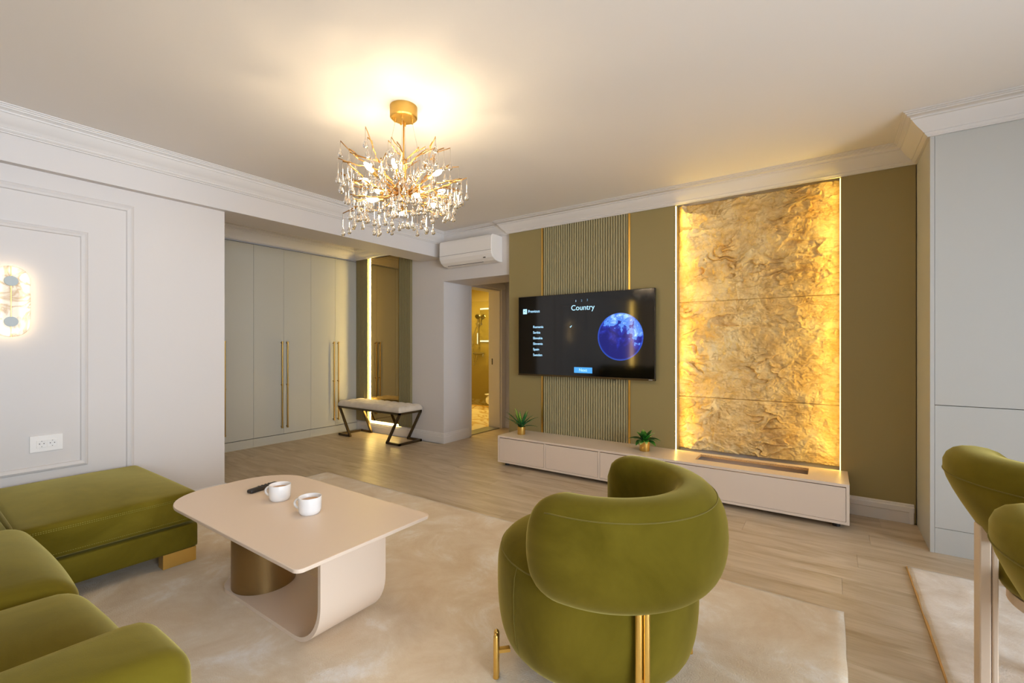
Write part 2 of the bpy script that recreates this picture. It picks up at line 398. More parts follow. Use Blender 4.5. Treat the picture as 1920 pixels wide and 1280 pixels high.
def pillow(bm, x0, x1, y0, y1, z0, z1, r, crown=0, n=14, bulge=0, fn=None):
    """rounded cushion: a box grid pulled onto a rounded box, top crowned"""
    t = bmesh.new(); bmesh.ops.create_cube(t, size=2)
    bmesh.ops.subdivide_edges(t, edges=t.edges[:], cuts=n, use_grid_fill=True)
    cx, cy, cz = (x0 + x1) / 2, (y0 + y1) / 2, (z0 + z1) / 2; hx, hy, hz = (x1 - x0) / 2, (y1 - y0) / 2, (z1 - z0) / 2
    for v in t.verts:
        u = [v.co.x, v.co.y, v.co.z]
        u = [math.copysign(1 - (1 - abs(q)) ** 1.6, q) for q in u]
        p = Vector((u[0] * hx, u[1] * hy, u[2] * hz))
        q = Vector((max(-hx + r, min(hx - r, p.x)), max(-hy + r, min(hy - r, p.y)), max(-hz + r, min(hz - r, p.z))))
        d = p - q
        if d.length > 1e-9: p = q + d.normalized() * r
        a, b, c = p.x / hx, p.y / hy, p.z / hz
        if p.z > 0: p.z += crown * (1 - a * a) * (1 - b * b) * max(0, c)
        if bulge: p.y += bulge * (1 - a * a) * (1 - c * c) * b; p.x += bulge * (1 - b * b) * (1 - c * c) * a
        v.co = Vector((cx, cy, cz)) + p
        if fn: v.co = fn(v.co)
    vs = {v: bm.verts.new(v.co) for v in t.verts}
    for f in t.faces: bm.faces.new([vs[v] for v in f.verts])
    t.free(); return bm
def copy_tree(o, parent=None):
    c = o.copy(); COL.objects.link(c)
    if parent is not None: c.parent = parent
    for ch in o.children: copy_tree(ch, c)
    return c
def struct(o): o['kind'] = 'structure'; return o

# ------------------------------------------------------------------ setting: measures (metres)
XL, XB, XBK, XW = -3.98, -3.92, -4.29, -5.62      # left wall, beam face, beam back, wardrobe front
YF, YP, YC = 4.14, 4.109, 3.616                    # far wall, wall panelling, tall cabinet front
ZC, ZCOR, ZB = 2.58, 2.447, 2.287                  # ceiling, cornice foot, beam underside
XR, YR = 3.2, -3.2                                 # right wall, rear wall
XCAB = .487

fl = struct(obj('floor', B(-6.3, 3.5, -3.5, 5.75, -.16, -.012), 'gap'))
def planks():
    pw, pl, g, zt = .192, 1.285, .0005, 0.0
    shared = None; row = 0; y = -3.2
    while y < 5.48:
        y1 = min(y + pw, 5.48); ym = (y + y1) / 2
        if ym < 1.70: xa, xb = XL, XR
        elif ym < 4.17: xa, xb = XW - .02, XR
        else: xa, xb = -3.95, -2.6
        if ym > YP + .02 and ym < 4.17: xb = XCAB
        off = (row * .47) % 1.0
        x = xa - off * pl
        while x < xb:
            a, b = max(x, xa), min(x + pl, xb)
            if b - a > .02:
                if b - a > pl - .001 and y1 - y > pw - .001:
                    if shared is None:
                        bm = B(-pl / 2 + g, pl / 2 - g, -pw / 2 + g, pw / 2 - g, -.012, 0)
                        me = bpy.data.meshes.new('plank'); bm.to_mesh(me); bm.free(); me.materials.append(M['wood']); shared = me
                    me = shared
                else:
                    bm = B(-(b - a) / 2 + g, (b - a) / 2 - g, -(y1 - y) / 2 + g, (y1 - y) / 2 - g, -.012, 0)
                    me = bpy.data.meshes.new('plank'); bm.to_mesh(me); bm.free(); me.materials.append(M['wood'])
                o = new_obj('plank', me, fl); o.location = ((a + b) / 2, ym, 0)
            x += pl
        y = y1; row += 1
planks()
struct(obj('ceiling', B(-6.3, 3.5, -3.5, 4.4, ZC, ZC + .12), 'ceil'))
wl = struct(obj('wall_left', B(XBK, XL, -3.5, 1.675, -.02, ZC + .01), 'wall'))
struct(obj('beam_over_alcove', B(XBK, XB, -3.4, YF + .01, ZB, ZC + .01), 'wall'))
struct(obj('wall_alcove_back', B(-6.4, -6.22, 1.2, 4.4, -.02, ZC + .01), 'wall'))
struct(obj('wall_alcove_side', B(-6.4, XBK - .005, 1.35, 1.50, -.02, ZC + .01), 'wall'))
# far wall: mirror pier, lintel over the passage, panelled run
struct(obj('wall_far_pier', B(-6.9, XB, YF, 4.64, -.02, ZC + .01), 'wall'))
struct(obj('wall_far_lintel', B(XB - .001, -2.78, YF, 4.64, 2.005, ZC + .01), 'wall'))
struct(obj('wall_far', B(-2.80, 3.5, 4.268, 4.64, -.02, ZC + .01), 'wall'))
bm = B(XR, XR + .25, 2.5, 4.3, -.02, ZC + .01); box(bm, XR, XR + .25, -3.5, -2.7, -.02, ZC + .01); box(bm, XR, XR + .25, -2.7, 2.5, -.02, .10); box(bm, XR, XR + .25, -2.7, 2.5, 2.40, ZC + .01)
struct(obj('wall_right', bm, 'wall'))
struct(obj('wall_rear', B(XL - .3, XR + .25, YR - .25, YR, -.02, ZC + .01), 'wall'))
def window(name, pts_fixed, a0, a1, z0, z1, axis, nmul):
    bm = BM(); t = .06
    def bx(u0, u1, za, zb, d0=.0, d1=.07):
        if axis == 'x': box(bm, u0, u1, pts_fixed - d1, pts_fixed - d0, za, zb)
        else: box(bm, pts_fixed + d0, pts_fixed + d1, u0, u1, za, zb)
    bx(a0, a1, z0, z0 + t); bx(a0, a1, z1 - t, z1)
    for k in range(nmul + 1):
        u = a0 + (a1 - a0 - t) * k / nmul; bx(u, u + t, z0 + t, z1 - t)
    w = struct(obj(name, bm, 'plastic'))
    for k in range(nmul):
        u = a0 + t + (a1 - a0 - t) * k / nmul; u1 = a0 + (a1 - a0 - t) * (k + 1) / nmul
        g = BM()
        if axis == 'x': box(g, u, u1, pts_fixed - .04, pts_fixed - .034, z0 + t, z1 - t)
        else: box(g, pts_fixed + .034, pts_fixed + .04, u, u1, z0 + t, z1 - t)
        obj('pane', g, 'pane', w)
window('window_1', XR + .1, -2.7, 2.5, .10, 2.40, 'y', 4)
# passage beyond the opening
bm = B(-4.15, -3.95, 4.64, 4.70, -.02, 2.50); box(bm, -4.15, -3.95, 5.36, 5.75, -.02, 2.50); box(bm, -4.15, -3.95, 4.70, 5.36, 2.02, 2.50)
struct(obj('wall_passage_left', bm, 'wall'))
struct(obj('wall_passage_far', B(-3.95, -2.3, 5.475, 5.7, -.02, 2.50), 'wall'))
struct(obj('wall_passage_right', B(-2.62, -2.4, 4.64, 5.475, -.02, 2.50), 'wall'))
struct(obj('ceiling_passage', B(-4.15, -2.3, 4.60, 5.75, 2.44, 2.56), 'ceil'))

CORN = [(0, 2.447), (.014, 2.447), (.014, 2.452), (.022, 2.456), (.028, 2.464), (.028, 2.470), (.033, 2.470)]
for k in range(9):
    t = k / 8; CORN.append((.036 + .055 * t, 2.474 + .062 * (t ** .7 * .55 + .45 * t ** 2.2)))
CORN += [(.097, 2.538), (.097, 2.545), (.106, 2.553), (.116, 2.557), (.116, 2.563), (.124, 2.566), (.124, 2.571), (.133, 2.574), (.133, 2.5795), (0, 2.5795)]
PATH = [(XB, YR), (XB, YF), (-2.905, YF), (-2.905, YP), (XCAB, YP), (XCAB, YC), (XR, YC), (XR, YR)]
struct(obj('trim_1', sweep(BM(), PATH, CORN), 'trim', smooth=True, autosmooth=35))
CORN2 = [(d, z - .012 if z < 2.57 else z) for d, z in CORN]
struct(obj('trim_2', sweep(BM(), [(XW + .0, 1.5), (XW + .0, YF - .03), (XBK, YF - .03)], CORN2), 'trim', smooth=True, autosmooth=35))
def BASE(h, t=.02): return [(0, 0), (t, 0), (t, h * .62), (t * .8, h * .66), (t * .8, h * .80), (t * .62, h * .84), (t * .62, h * .93), (t * .25, h), (0, h)]
struct(obj('baseboard_left', sweep(BM(), [(XL, YR), (XL, 1.675), (XBK, 1.675)], BASE(.115, .024)), 'trim'))
struct(obj('baseboard_far', sweep(BM(), [(XW + .005, YF), (XB, YF), (XB, 4.62)], BASE(.128)), 'trim'))
bs = [(0, 0), (.012, 0), (.012, .075), (.022, .082), (.022, .112), (.014, .118), (.014, .128), (.004, .133), (0, .133)]
struct(obj('baseboard_right', sweep(BM(), [(.09, YP), (.472, YP)], bs), 'trim'))
bm = BM(); box(bm, .445, .468, YP - .024, YP, 0, .112); box(bm, .108, .122, YP - .018, YP, .0, .08)
obj('end_block', bm, 'trim', bpy.data.objects['baseboard_right'], bevel=.004)
struct(obj('baseboard_passage', sweep(BM(), [(-3.93, 5.475), (-2.62, 5.475)], BASE(.10)), 'trim'))
# wall panel mouldings, parts of the left wall
MP = [(0, 0), (.004, .012), (.016, .018), (.022, .014), (.034, .010), (.038, 0)]
obj('moulding', frame_sweep(BM(), XL, -2.55, 1.095, .17, 2.185, [(d * 1.15, h) for d, h in MP]), 'wall', wl, label='wide outer panel moulding')
for (y0, y1) in ((.165, .855), (-1.20, -.15), (-1.93, -1.23), (-2.5, -2.0)):
    obj('moulding', frame_sweep(BM(), XL, y0, y1, .44, 1.955, MP), 'wall', wl)

# ------------------------------------------------------------------ television wall: panels, flutes, brass trims
t = thing('wall_panelling', 'olive green wall panelling with fluted centre behind the television', 'wall panel', (-2.0, 4.14, 0))
obj('panel', B(-2.905, -2.489, YP, 4.266, 0, 2.46), 'olive', t)
obj('panel', B(-1.520, -1.112, YP, 4.266, 0, 2.46), 'olive', t)
obj('gold_trim', B(-2.488, -2.468, YP - .004, 4.17, 0, 2.455), 'brass', t, label='narrow brass trim strip')
obj('gold_trim', B(-1.541, -1.521, YP - .004, 4.17, 0, 2.455), 'brass', t, label='narrow brass trim strip')
bm = B(-2.467, -1.542, YP + .016, 4.17, 0, 2.455)
nf = 36
for k in range(nf):
    w = .925 / nf; xc = -2.467 + w * (k + .5); hw = w * .29
    pts = [(xc - hw, YP + .016), (xc - hw, YP + .004), (xc - hw * .7, YP - .001), (xc + hw * .7, YP - .001), (xc + hw, YP + .004), (xc + hw, YP + .016)]
    prism(bm, pts, 0, 2.455)
obj('fluting', bm, 'flute', t, kind='stuff', label='vertical ribs of the fluted strip')
t = thing('side_wall_panel', 'plain dark olive wall panel between the glowing stone and the tall cabinet', 'wall panel', (.27, 4.14, 0))
obj('panel', B(.066, .482, YP, 4.266, 0, 2.46), 'olive', t)

# stone feature: three rough slabs in a lit recess
def stone_slab(x0, x1, z0, z1, nx, nz, seed, parent):
    bm = BM(); g = []
    for j in range(nz + 1):
        row = []
        for i in range(nx + 1):
            x = x0 + (x1 - x0) * i / nx; z = z0 + (z1 - z0) * j / nz
            p = Vector((x, seed, z)); w = Vector((noise.noise(p * 7), 0, noise.noise(p * 7 + Vector((7, 3, 1))))) * .030
            w2 = Vector((noise.noise(p * 24), 0, noise.noise(p * 24 + Vector((3, 8, 2))))) * .012
            p = p + w + w2
            base = noise.fractal(p * 1.6, .9, 2.0, 4)
            v = noise.fractal(Vector((p.x * .8 + p.z * .3, seed, p.z * 1.9 - p.x * .3)) * 1.3, 1.0, 2.0, 3) * 1.9 + p.z * .9
            f = v - math.floor(v); m1 = min(1, max(0, .35 + 1.8 * noise.noise(p * 2.2 + Vector((1, 6, 4)))))
            saw = (f if f < .95 else (1 - f) / .05 * .95) * m1          # broken plates with one steep edge
            v2 = noise.fractal(Vector((p.x * 1.3 - p.z * .5, seed + 4, p.z * 2.4)) * 2.3, .9, 2.0, 3) * 2.2 - p.z * 2.1
            f2 = v2 - math.floor(v2); m2 = min(1, max(0, .2 + 2.0 * noise.noise(p * 3.4 + Vector((2, 1, 9)))))
            saw2 = (f2 if f2 < .92 else (1 - f2) / .08 * .92) * m2
            rough = noise.fractal(Vector((p.x * 7, seed, p.z * 10)), .45, 2.2, 6) + .8 * abs(noise.noise(p * 17)) + .5 * abs(noise.noise(p * 41))
            h = .024 * base + .070 * saw + .032 * saw2 + .0125 * rough - .008
            ed = min(i, nx - i) / nx; h = h * min(1, .35 + ed / .06)
            e2 = min(j, nz - j) / nz * (z1 - z0); h -= .006 * max(0, 1 - e2 / .004)
            row.append(bm.verts.new((x, 4.232 - max(-.018, min(.095, h)), z)))
        g.append(row)
    for j in range(nz):
        for i in range(nx): bm.faces.new((g[j][i], g[j][i + 1], g[j + 1][i + 1], g[j + 1][i]))
    # back and sides
    bd = [g[0][i] for i in range(nx + 1)] + [g[j][nx] for j in range(1, nz + 1)] + [g[nz][i] for i in range(nx - 1, -1, -1)] + [g[j][0] for j in range(nz - 1, 0, -1)]
    bk = [bm.verts.new((v.co.x, 4.262, v.co.z)) for v in bd]
    for i in range(len(bd)): bm.faces.new((bd[i], bk[i], bk[(i + 1) % len(bd)], bd[(i + 1) % len(bd)]))
    bm.faces.new(bk)
    return obj('slab', bm, 'stone', parent, smooth=True, autosmooth=55)
t = thing('stone_feature', 'rough golden stone panel lit along both edges above the long low cabinet', 'stone panel', (-.52, 4.15, .3))
stone_slab(-1.1112, .0652, .302, .760, 270, 110, 2.0, t)
stone_slab(-1.1112, .0652, .763, 1.600, 270, 195, 2.0, t)
stone_slab(-1.1112, .0652, 1.602, 2.46, 270, 200, 2.0, t)
for xa, xb in ((-1.1118, -1.1098), (.0637, .0658)):
    obj('light_strip', B(xa, xb, 4.113, 4.127, .302, 2.44), 'led', t, label='glowing yellow light strip')

# ------------------------------------------------------------------ built-in wardrobe, three units
def wardrobe(label, y0, y1, z0=.108, z1=2.415, left=True):
    t = thing('wardrobe', label, 'wardrobe', (-5.9, (y0 + y1) / 2, 0), 'built-in wardrobe units in the alcove')
    obj('body', B(-6.2, XW - .022, y0 + .002, y1 - .002, .09, z1 + .01), 'gap', t)
    obj('plinth', B(-6.15, XW - .004, y0 + .001, y1 - .001, 0, .100), 'greige', t)
    ym = (y0 + y1) / 2
    for k, (a, b) in enumerate(((y0 + .0015, ym - .0012), (ym + .0012, y1 - .0015))):
        d = obj('door', B(XW - .02, XW, a, b, z0, z1), 'greige', t)
        yh = ym - .034 if k == 0 else ym + .034
        bm = BM(); tube(bm, [(XW + .034, yh, .185), (XW + .034, yh, 1.262)], .0085, 10)
        for z in (.20, .725, 1.245): tube(bm, [(XW - .002, yh, z), (XW + .034, yh, z)], .006, 8)
        for z in (.185, .71, 1.245): tube(bm, [(XW + .034, yh, z), (XW + .034, yh, z + .02)], .0115, 10)
        obj('handle', bm, 'brass_dark', d, smooth=True, autosmooth=40, label='tall brass bar handle')
    return t
wardrobe('grey wardrobe unit partly hidden behind the end of the left wall', 1.96, 2.682)
wardrobe('middle grey wardrobe unit with its pair of brass handles in full view', 2.682, 3.412)
wardrobe('grey wardrobe unit in the corner, beside the mirror and behind the bench', 3.412, 4.128)
struct(obj('trim_3', B(-6.2, XW - .03, 1.5, YF, 2.425, ZC), 'trim'))

# ------------------------------------------------------------------ mirror with fluted panels either side
def fluted_panel(label, x0, x1, n):
    o = thing('fluted_panel', label, 'wall panel', ((x0 + x1) / 2, YF, .14), 'fluted panels flanking the mirror')
    bm = B(x0, x1, YF - .022, YF - .001, .14, 2.44)
    obj('backing', bm, 'olive_dark', o)
    bm = BM(); w = (x1 - x0) / n
    for k in range(n):
        xc = x0 + w * (k + .5); hw = w * .36
        prism(bm, [(xc - hw, YF - .022), (xc - hw * .8, YF - .032), (xc + hw * .8, YF - .032), (xc + hw, YF - .022)], .14, 2.44)
    obj('fluting', bm, 'olive_dark', o, kind='stuff')
fluted_panel('dark olive fluted panel between the corner wardrobe and the mirror', -5.615, -5.352, 10)
fluted_panel('dark olive fluted panel between the mirror and the white wall', -4.708, -4.478, 9)
t = thing('wall_mirror', 'tall bronze tinted wall mirror with a glowing edge behind the bench', 'mirror', (-5.0, YF, .14))
obj('glass', B(-5.302, -4.716, YF - .014, YF - .002, .16, 2.44), 'mirror', t)
obj('light_strip', B(-5.327, -5.321, YF - .016, YF - .006, .155, 2.43), 'led_mir', t, label='glowing vertical light strip')
obj('light_strip', B(-5.32, -4.72, YF - .012, YF - .006, .145, .151), 'led_mir', t, label='glowing strip under the mirror')
obj('frame', B(-4.715, -4.709, YF - .03, YF - .001, .14, 2.44), 'brass_dark', t)

# ------------------------------------------------------------------ bench
t = thing('bench', 'upholstered beige bench on bronze Z-shaped legs in front of the mirror', 'bench', (-4.85, 3.91, 0))
x0, x1, y0, y1 = -5.46, -4.245, 3.715, 4.085
bm = BM(); s = .026; zt = .385
for y in (y0 + s / 2, y1 - s / 2): bar(bm, (x0, y, zt), (x1, y, zt), s, s)
for x in (x0 + s / 2, x1 - s / 2): bar(bm, (x, y0, zt), (x, y1, zt), s, s)
obj('seat_frame', bm, 'bronze', t)
for sx, xo in ((1, x0), (-1, x1)):
    bm = BM(); xi = xo + sx * .235; xo2 = xo + sx * s / 2
    for y in (y0 + s / 2, y1 - s / 2):
        bar(bm, (xo2, y, .375), (xi, y, .013), s, s, up=(0, 1, 0))
        bar(bm, (xo, y, .014), (xi + sx * .013, y, .014), s, .028)
    bar(bm, (xo2, y0, .014), (xo2, y1, .014), s, .028)
    obj('leg_frame', bm, 'bronze', t)
bm = BM(); NX, NY = 96, 30; G = []
for j in range(NY + 1):
    row = []
    for i in range(NX + 1):
        u, v = i / NX, j / NY
        cu = abs(math.sin(PI * u * 9)); cv = abs(math.sin(PI * v * 3))
        e = min(u * 1.215, (1 - u) * 1.215, v * .37, (1 - v) * .37); rd = .035
        z = .456 + .019 * (cu ** .45) * (cv ** .45)
        if e < rd: z -= rd * .8 * (1 - math.sqrt(max(0, 1 - (1 - e / rd) ** 2)))
        row.append(bm.verts.new((x0 - .004 + u * (x1 - x0 + .008), y0 - .004 + v * (y1 - y0 + .008), z)))
    G.append(row)
for j in range(NY):
    for i in range(NX): bm.faces.new((G[j][i], G[j][i + 1], G[j + 1][i + 1], G[j + 1][i]))
bd = G[0] + [G[j][NX] for j in range(1, NY + 1)] + G[NY][NX - 1::-1] + [G[j][0] for j in range(NY - 1, 0, -1)]
lo = [bm.verts.new((v.co.x, v.co.y, .399)) for v in bd]
for i in range(len(bd)): bm.faces.new((bd[i], lo[i], lo[(i + 1) % len(bd)], bd[(i + 1) % len(bd)]))
bm.faces.new(lo)
obj('cushion', bm, 'uph', t, smooth=True)

# ------------------------------------------------------------------ air conditioner
t = thing('air_conditioner', 'white split air conditioner on the wall above the passage opening', 'air conditioner', (-3.4, YF, 2.29))
xa, xb = -3.80, -3.02
prof = [(YF, 2.440), (3.965, 2.440), (3.945, 2.43), (3.938, 2.40), (3.936, 2.26), (3.942, 2.222), (3.965, 2.185), (4.01, 2.158), (4.08, 2.148), (YF, 2.150)]
obj('casing', prism(BM(), prof, xa, xb, 'x'), 'plastic', t, bevel=.008, seg=3)
bm = BM(); prism(bm, [(3.9435, 2.218), (3.9655, 2.1835), (3.9675, 2.1845), (3.9455, 2.219)], xa + .03, xb - .09, 'x')
obj('air_flap', prism(bm, [(3.968, 2.182), (4.012, 2.1545), (4.014, 2.157), (3.970, 2.185)], xa + .03, xb - .16, 'x'), 'plastic', t)
obj('outlet_slot', B(xa + .07, xb - .17, 4.010, 4.016, 2.152, 2.1575), 'black', t)
bm = B(xb - .13, xb - .10, 3.954, 3.962, 2.186, 2.196); obj('display', bm, 'rubber', t)
obj('seam', prism(BM(), [(3.9345, 2.262), (3.9345, 2.2645), (3.938, 2.2645), (3.938, 2.262)], xa + .005, xb - .005, 'x'), 'rubber', t)

# ------------------------------------------------------------------ passage door frame, bathroom
d = struct(obj('door_1', sweep(BM(), [(0, 0), (0, 1)], [(0, 0), (0, .001), (.001, .001)]), 'trim'))
bpy.data.objects.remove(d)
bm = B(-3.955, -3.928, 4.625, 4.69, 0, 2.03); box(bm, -3.955, -3.928, 5.37, 5.47, 0, 2.03); box(bm, -3.955, -3.928, 4.625, 5.47, 2.03, 2.11)
box(bm, -4.16, -3.955, 4.68, 4.70, 0, 2.03); box(bm, -4.16, -3.955, 5.355, 5.375, 0, 2.03); box(bm, -4.16, -3.955, 4.69, 5.37, 2.005, 2.03)
door = struct(obj('door_1', bm, 'trim', bevel=.004))
obj('threshold', B(-4.16, -3.96, 4.70, 5.355, -.005, .012), 'metal', door, label='brushed steel threshold')
obj('strike_plate', B(-4.10, -4.085, 5.3515, 5.3565, .93, 1.02), 'black', door, label='small dark strike plate')
bx0, bx1, by0, by1 = -6.6, -4.15, 4.60, 7.45
struct(obj('floor_bathroom', B(bx0, bx1, by0, by1, -.1, .004), 'marble'))
struct(obj('wall_bathroom_shower', B(bx0, bx1, by1, by1 + .12, -.05, 2.5), 'tile'))
struct(obj('wall_bathroom_left', B(bx0 - .12, bx0, by0, by1 + .12, -.05, 2.5), 'tile'))
struct(obj('wall_bathroom_right', B(bx1 - .06, bx1, 5.76, by1, -.05, 2.5), 'tile'))
struct(obj('ceiling_bathroom', B(bx0, bx1, by0, by1 + .1, 2.44, 2.54), 'ceil'))
o = struct(obj('step_shower', B(bx0, bx1 - .07, 6.70, by1, .004, .078), 'marble', bevel=.004))
obj('step_edge', B(bx0, bx1 - .07, 6.692, 6.70, .070, .082), 'brass', o)
# ribbed tile strip at the end of the shower wall
t = thing('ribbed_tile_strip', 'ribbed tile strip on the shower wall beside the stand-in for the mirror reflection', 'tile strip', (-5.55, by1, .08))
bm = BM()
for k in range(46): box(bm, -5.78, -5.30, by1 - .012, by1 - .001, .08 + k * .026, .08 + k * .026 + .020)
obj('tile_rib', bm, 'tile_rib', t, kind='stuff')
t = tag(obj('shower_screen', B(-6.59, -4.6, 6.735, 6.743, .082, 2.05), 'shower_pane'), 'clear glass shower screen standing on the marble step', 'shower screen')
t = thing('shower_mixer', 'chrome shower mixer with hand shower on a rail, on the bathroom wall', 'shower', (-6.03, by1, 1.04))
bm = BM(); tube(bm, [(-6.14, by1 - .05, 1.04), (-5.92, by1 - .05, 1.04)], .026, 12)
for x in (-6.11, -5.96): tube(bm, [(x, by1 - .05, 1.04), (x, by1, 1.04)], .03, 12)
obj('mixer_body', bm, 'chrome', t, smooth=True, autosmooth=40)
bm = BM(); tube(bm, [(-5.92, by1 - .05, 1.04), (-5.87, by1 - .05, 1.04)], .02, 10); tube(bm, [(-5.88, by1 - .06, 1.03), (-5.86, by1 - .11, .98)], .010, 8); obj('lever', bm, 'chrome', t, smooth=True, autosmooth=40)
bm = BM(); tube(bm, [(-6.02, by1 - .05, 1.14), (-6.02, by1 - .05, 1.86)], .011, 10)
for z in (1.16, 1.84): tube(bm, [(-6.02, by1 - .05, z), (-6.02, by1, z)], .012, 8)
obj('rail', bm, 'chrome', t, smooth=True, autosmooth=40)
bm = BM(); tube(bm, [(-6.06, by1 - .07, 1.66), (-5.98, by1 - .07, 1.66)], .022, 10); obj('slider', bm, 'chrome', t, smooth=True, autosmooth=40)
bm = BM(); tube(bm, [(-6.03, by1 - .09, 1.62), (-5.99, by1 - .10, 1.80)], .012, 8); tube(bm, [(-5.98, by1 - .13, 1.80), (-5.985, by1 - .10, 1.82)], .055, 16); obj('hand_shower', bm, 'chrome', t, smooth=True, autosmooth=40)
hp = []
for k in range(25):
    u = k / 24; hp.append((-6.03 - .11 * math.sin(PI * u) + (.0 if u < .5 else 0), by1 - .08, 1.62 + (1.0 - 1.62) * u - .36 * math.sin(PI * min(1, max(0, (u - .45) / .55)))))
bm = BM(); tube(bm, hp, .008, 6); obj('hose', bm, 'chrome', t, smooth=True)
t = thing('shower_niche', 'small lit niche in the tiled shower wall', 'niche', (-6.1, by1, 1.23))
bm = B(-6.30, -6.00, by1 - .016, by1 - .002, 1.235, 1.475); obj('back_plate', bm, 'tile_rib', t)
obj('light_strip', B(-6.075, -6.06, by1 - .024, by1 - .016, 1.24, 1.47), 'led_white', t); obj('light_strip', B(-6.30, -6.255, by1 - .024, by1 - .016, 1.24, 1.28), 'led_white', t)
t = thing('mirror_reflection', 'lit-rim mirror added on the shower wall in place of a reflection in the glass', 'mirror', (-5.84, by1, 1.28))  # added panel standing in for a mirror reflected in the shower screen
obj('glass', B(-5.985, -5.70, by1 - .03, by1 - .013, 1.29, 1.98), 'mirror_clear', t)
bm = B(-5.985, -5.70, by1 - .036, by1 - .030, 1.955, 1.985); box(bm, -5.985, -5.70, by1 - .036, by1 - .030, 1.285, 1.315); box(bm, -5.72, -5.70, by1 - .036, by1 - .030, 1.315, 1.955)
obj('light_rim', bm, 'led_white', t)
t = thing('toilet', 'white wall-hung toilet bowl glimpsed at the bathroom door edge', 'toilet', (-4.5, 6.30, .19))
obj('bowl', pillow(BM(), -4.86, -4.205, 6.12, 6.48, .19, .36, .08, n=8), 'ceramic', t, smooth=True)
obj('lid', pillow(BM(), -4.85, -4.22, 6.125, 6.475, .36, .385, .012, n=8), 'ceramic', t, smooth=True)
bl = bpy.data.lights.new('bathroom_ceiling_lamp', 'AREA'); bl.energy = 38; bl.size = 1.2; bl.color = (1, .70, .20)
blo = bpy.data.objects.new('bathroom_ceiling_lamp', bl); COL.objects.link(blo); blo.location = (-5.4, 6.1, 2.42)

# ------------------------------------------------------------------ tall cabinet on the right
t = thing('tall_cabinet', 'tall pale grey floor-to-cornice cabinet at the right edge', 'cabinet', (1.6, 3.9, 0))
obj('side_panel', B(XCAB, XCAB + .02, YC, 4.165, 0, 2.45), 'greige_light', t)
obj('carcass', B(XCAB + .021, XR - .01, YC + .022, 4.165, .05, 2.45), 'gap', t)
for k in range(4):
    a = XCAB + .0215 + k * .66; b = a + .657
    obj('door', B(a, b, YC + .001, YC + .021, .8695, 2.449), 'greige_light', t, label='upper door')
    obj('drawer', B(a, b, YC + .001, YC + .021, .1495, .8655), 'greige_light', t, label='lower door front')
obj('plinth', B(XCAB + .0215, XR - .01, YC + .003, 4.1, 0, .1465), 'greige_light', t)

# ------------------------------------------------------------------ low cabinets under the television and the stone
YCF = 3.712
def lowcab(label, x0, x1, fronts, cat, name, hole=None):
    t = thing(name, label, cat, ((x0 + x1) / 2, 3.9, 0)); z0, z1 = .035, .302; th = .018
    if hole is None:
        obj('top', B(x0, x1, YCF, YP - .001, z1 - th, z1), 'cream', t, bevel=.0015)
    else:
        hx0, hx1, hy0, hy1 = hole
        bm = B(x0, hx0, YCF, YP - .001, z1 - th, z1); box(bm, hx1, x1, YCF, YP - .001, z1 - th, z1); box(bm, hx0, hx1, YCF, hy0, z1 - th, z1); box(bm, hx0, hx1, hy1, YP - .001, z1 - th, z1)
        obj('top', bm, 'cream', t)
        e = .0012
        bm = B(hx0, hx1, hy1 - e, hy1, z1 - th, z1 - .0008); box(bm, hx1 - e, hx1, hy0, hy1, z1 - th, z1 - .0008); box(bm, hx0, hx0 + e, hy0, hy1, z1 - th, z1 - .0008)
        obj('raw_edge', bm, 'chip', t, label='raw chipboard edge of the cut-out')
        bm = B(hx0 - .01, hx1 + .01, hy0 - .004, hy1 + .01, .225, .235); obj('tray', bm, 'cream', t)
    bm = B(x0, x0 + th, YCF, YP - .001, z0, z1 - th); box(bm, x1 - th, x1, YCF, YP - .001, z0, z1 - th); box(bm, x0 + th, x1 - th, YCF, YP - .001, z0, z0 + th)
    box(bm, x0 + th, x1 - th, YP - .012, YP - .002, z0 + th, z1 - th)
    box(bm, x0 + th, x1 - th, YCF + .024, YCF + .03, z0 + th, .22)
    for (a, b) in fronts[:-1]: box(bm, b - .009, b + .009, YCF, YP - .02, z0 + th, z1 - th)
    obj('carcass', bm, 'cream', t)
    for i, (a, b) in enumerate(fronts):
        aa = a + (th if i == 0 else .009) + .0025; bb = b - (th if i == len(fronts) - 1 else .009) - .0025
        obj('drawer' if hole is None else 'front_panel', B(aa, bb, YCF + .001, YCF + .02, z0 + th + .002, z1 - th - .006), 'cream', t)
    for x in (x0 + .07, x1 - .07):
        for y in (3.78, 4.05): obj('foot', lathe(BM(), [(0, 0), (.022, 0), (.022, .036), (0, .036)], (x, y, 0), 14), 'black', t)
    return t
lowcab('long low cream cabinet with three handleless drawers under the television', -2.765, -1.108, [(-2.765, -2.213), (-2.213, -1.661), (-1.661, -1.108)], 'cabinet', 'media_cabinet')
lowcab('low cream cabinet with a slot cut in its top, under the stone panel', -1.107, .108, [(-1.107, .108)], 'cabinet', 'slotted_cabinet', (-.888, -.125, 3.845, 4.045))

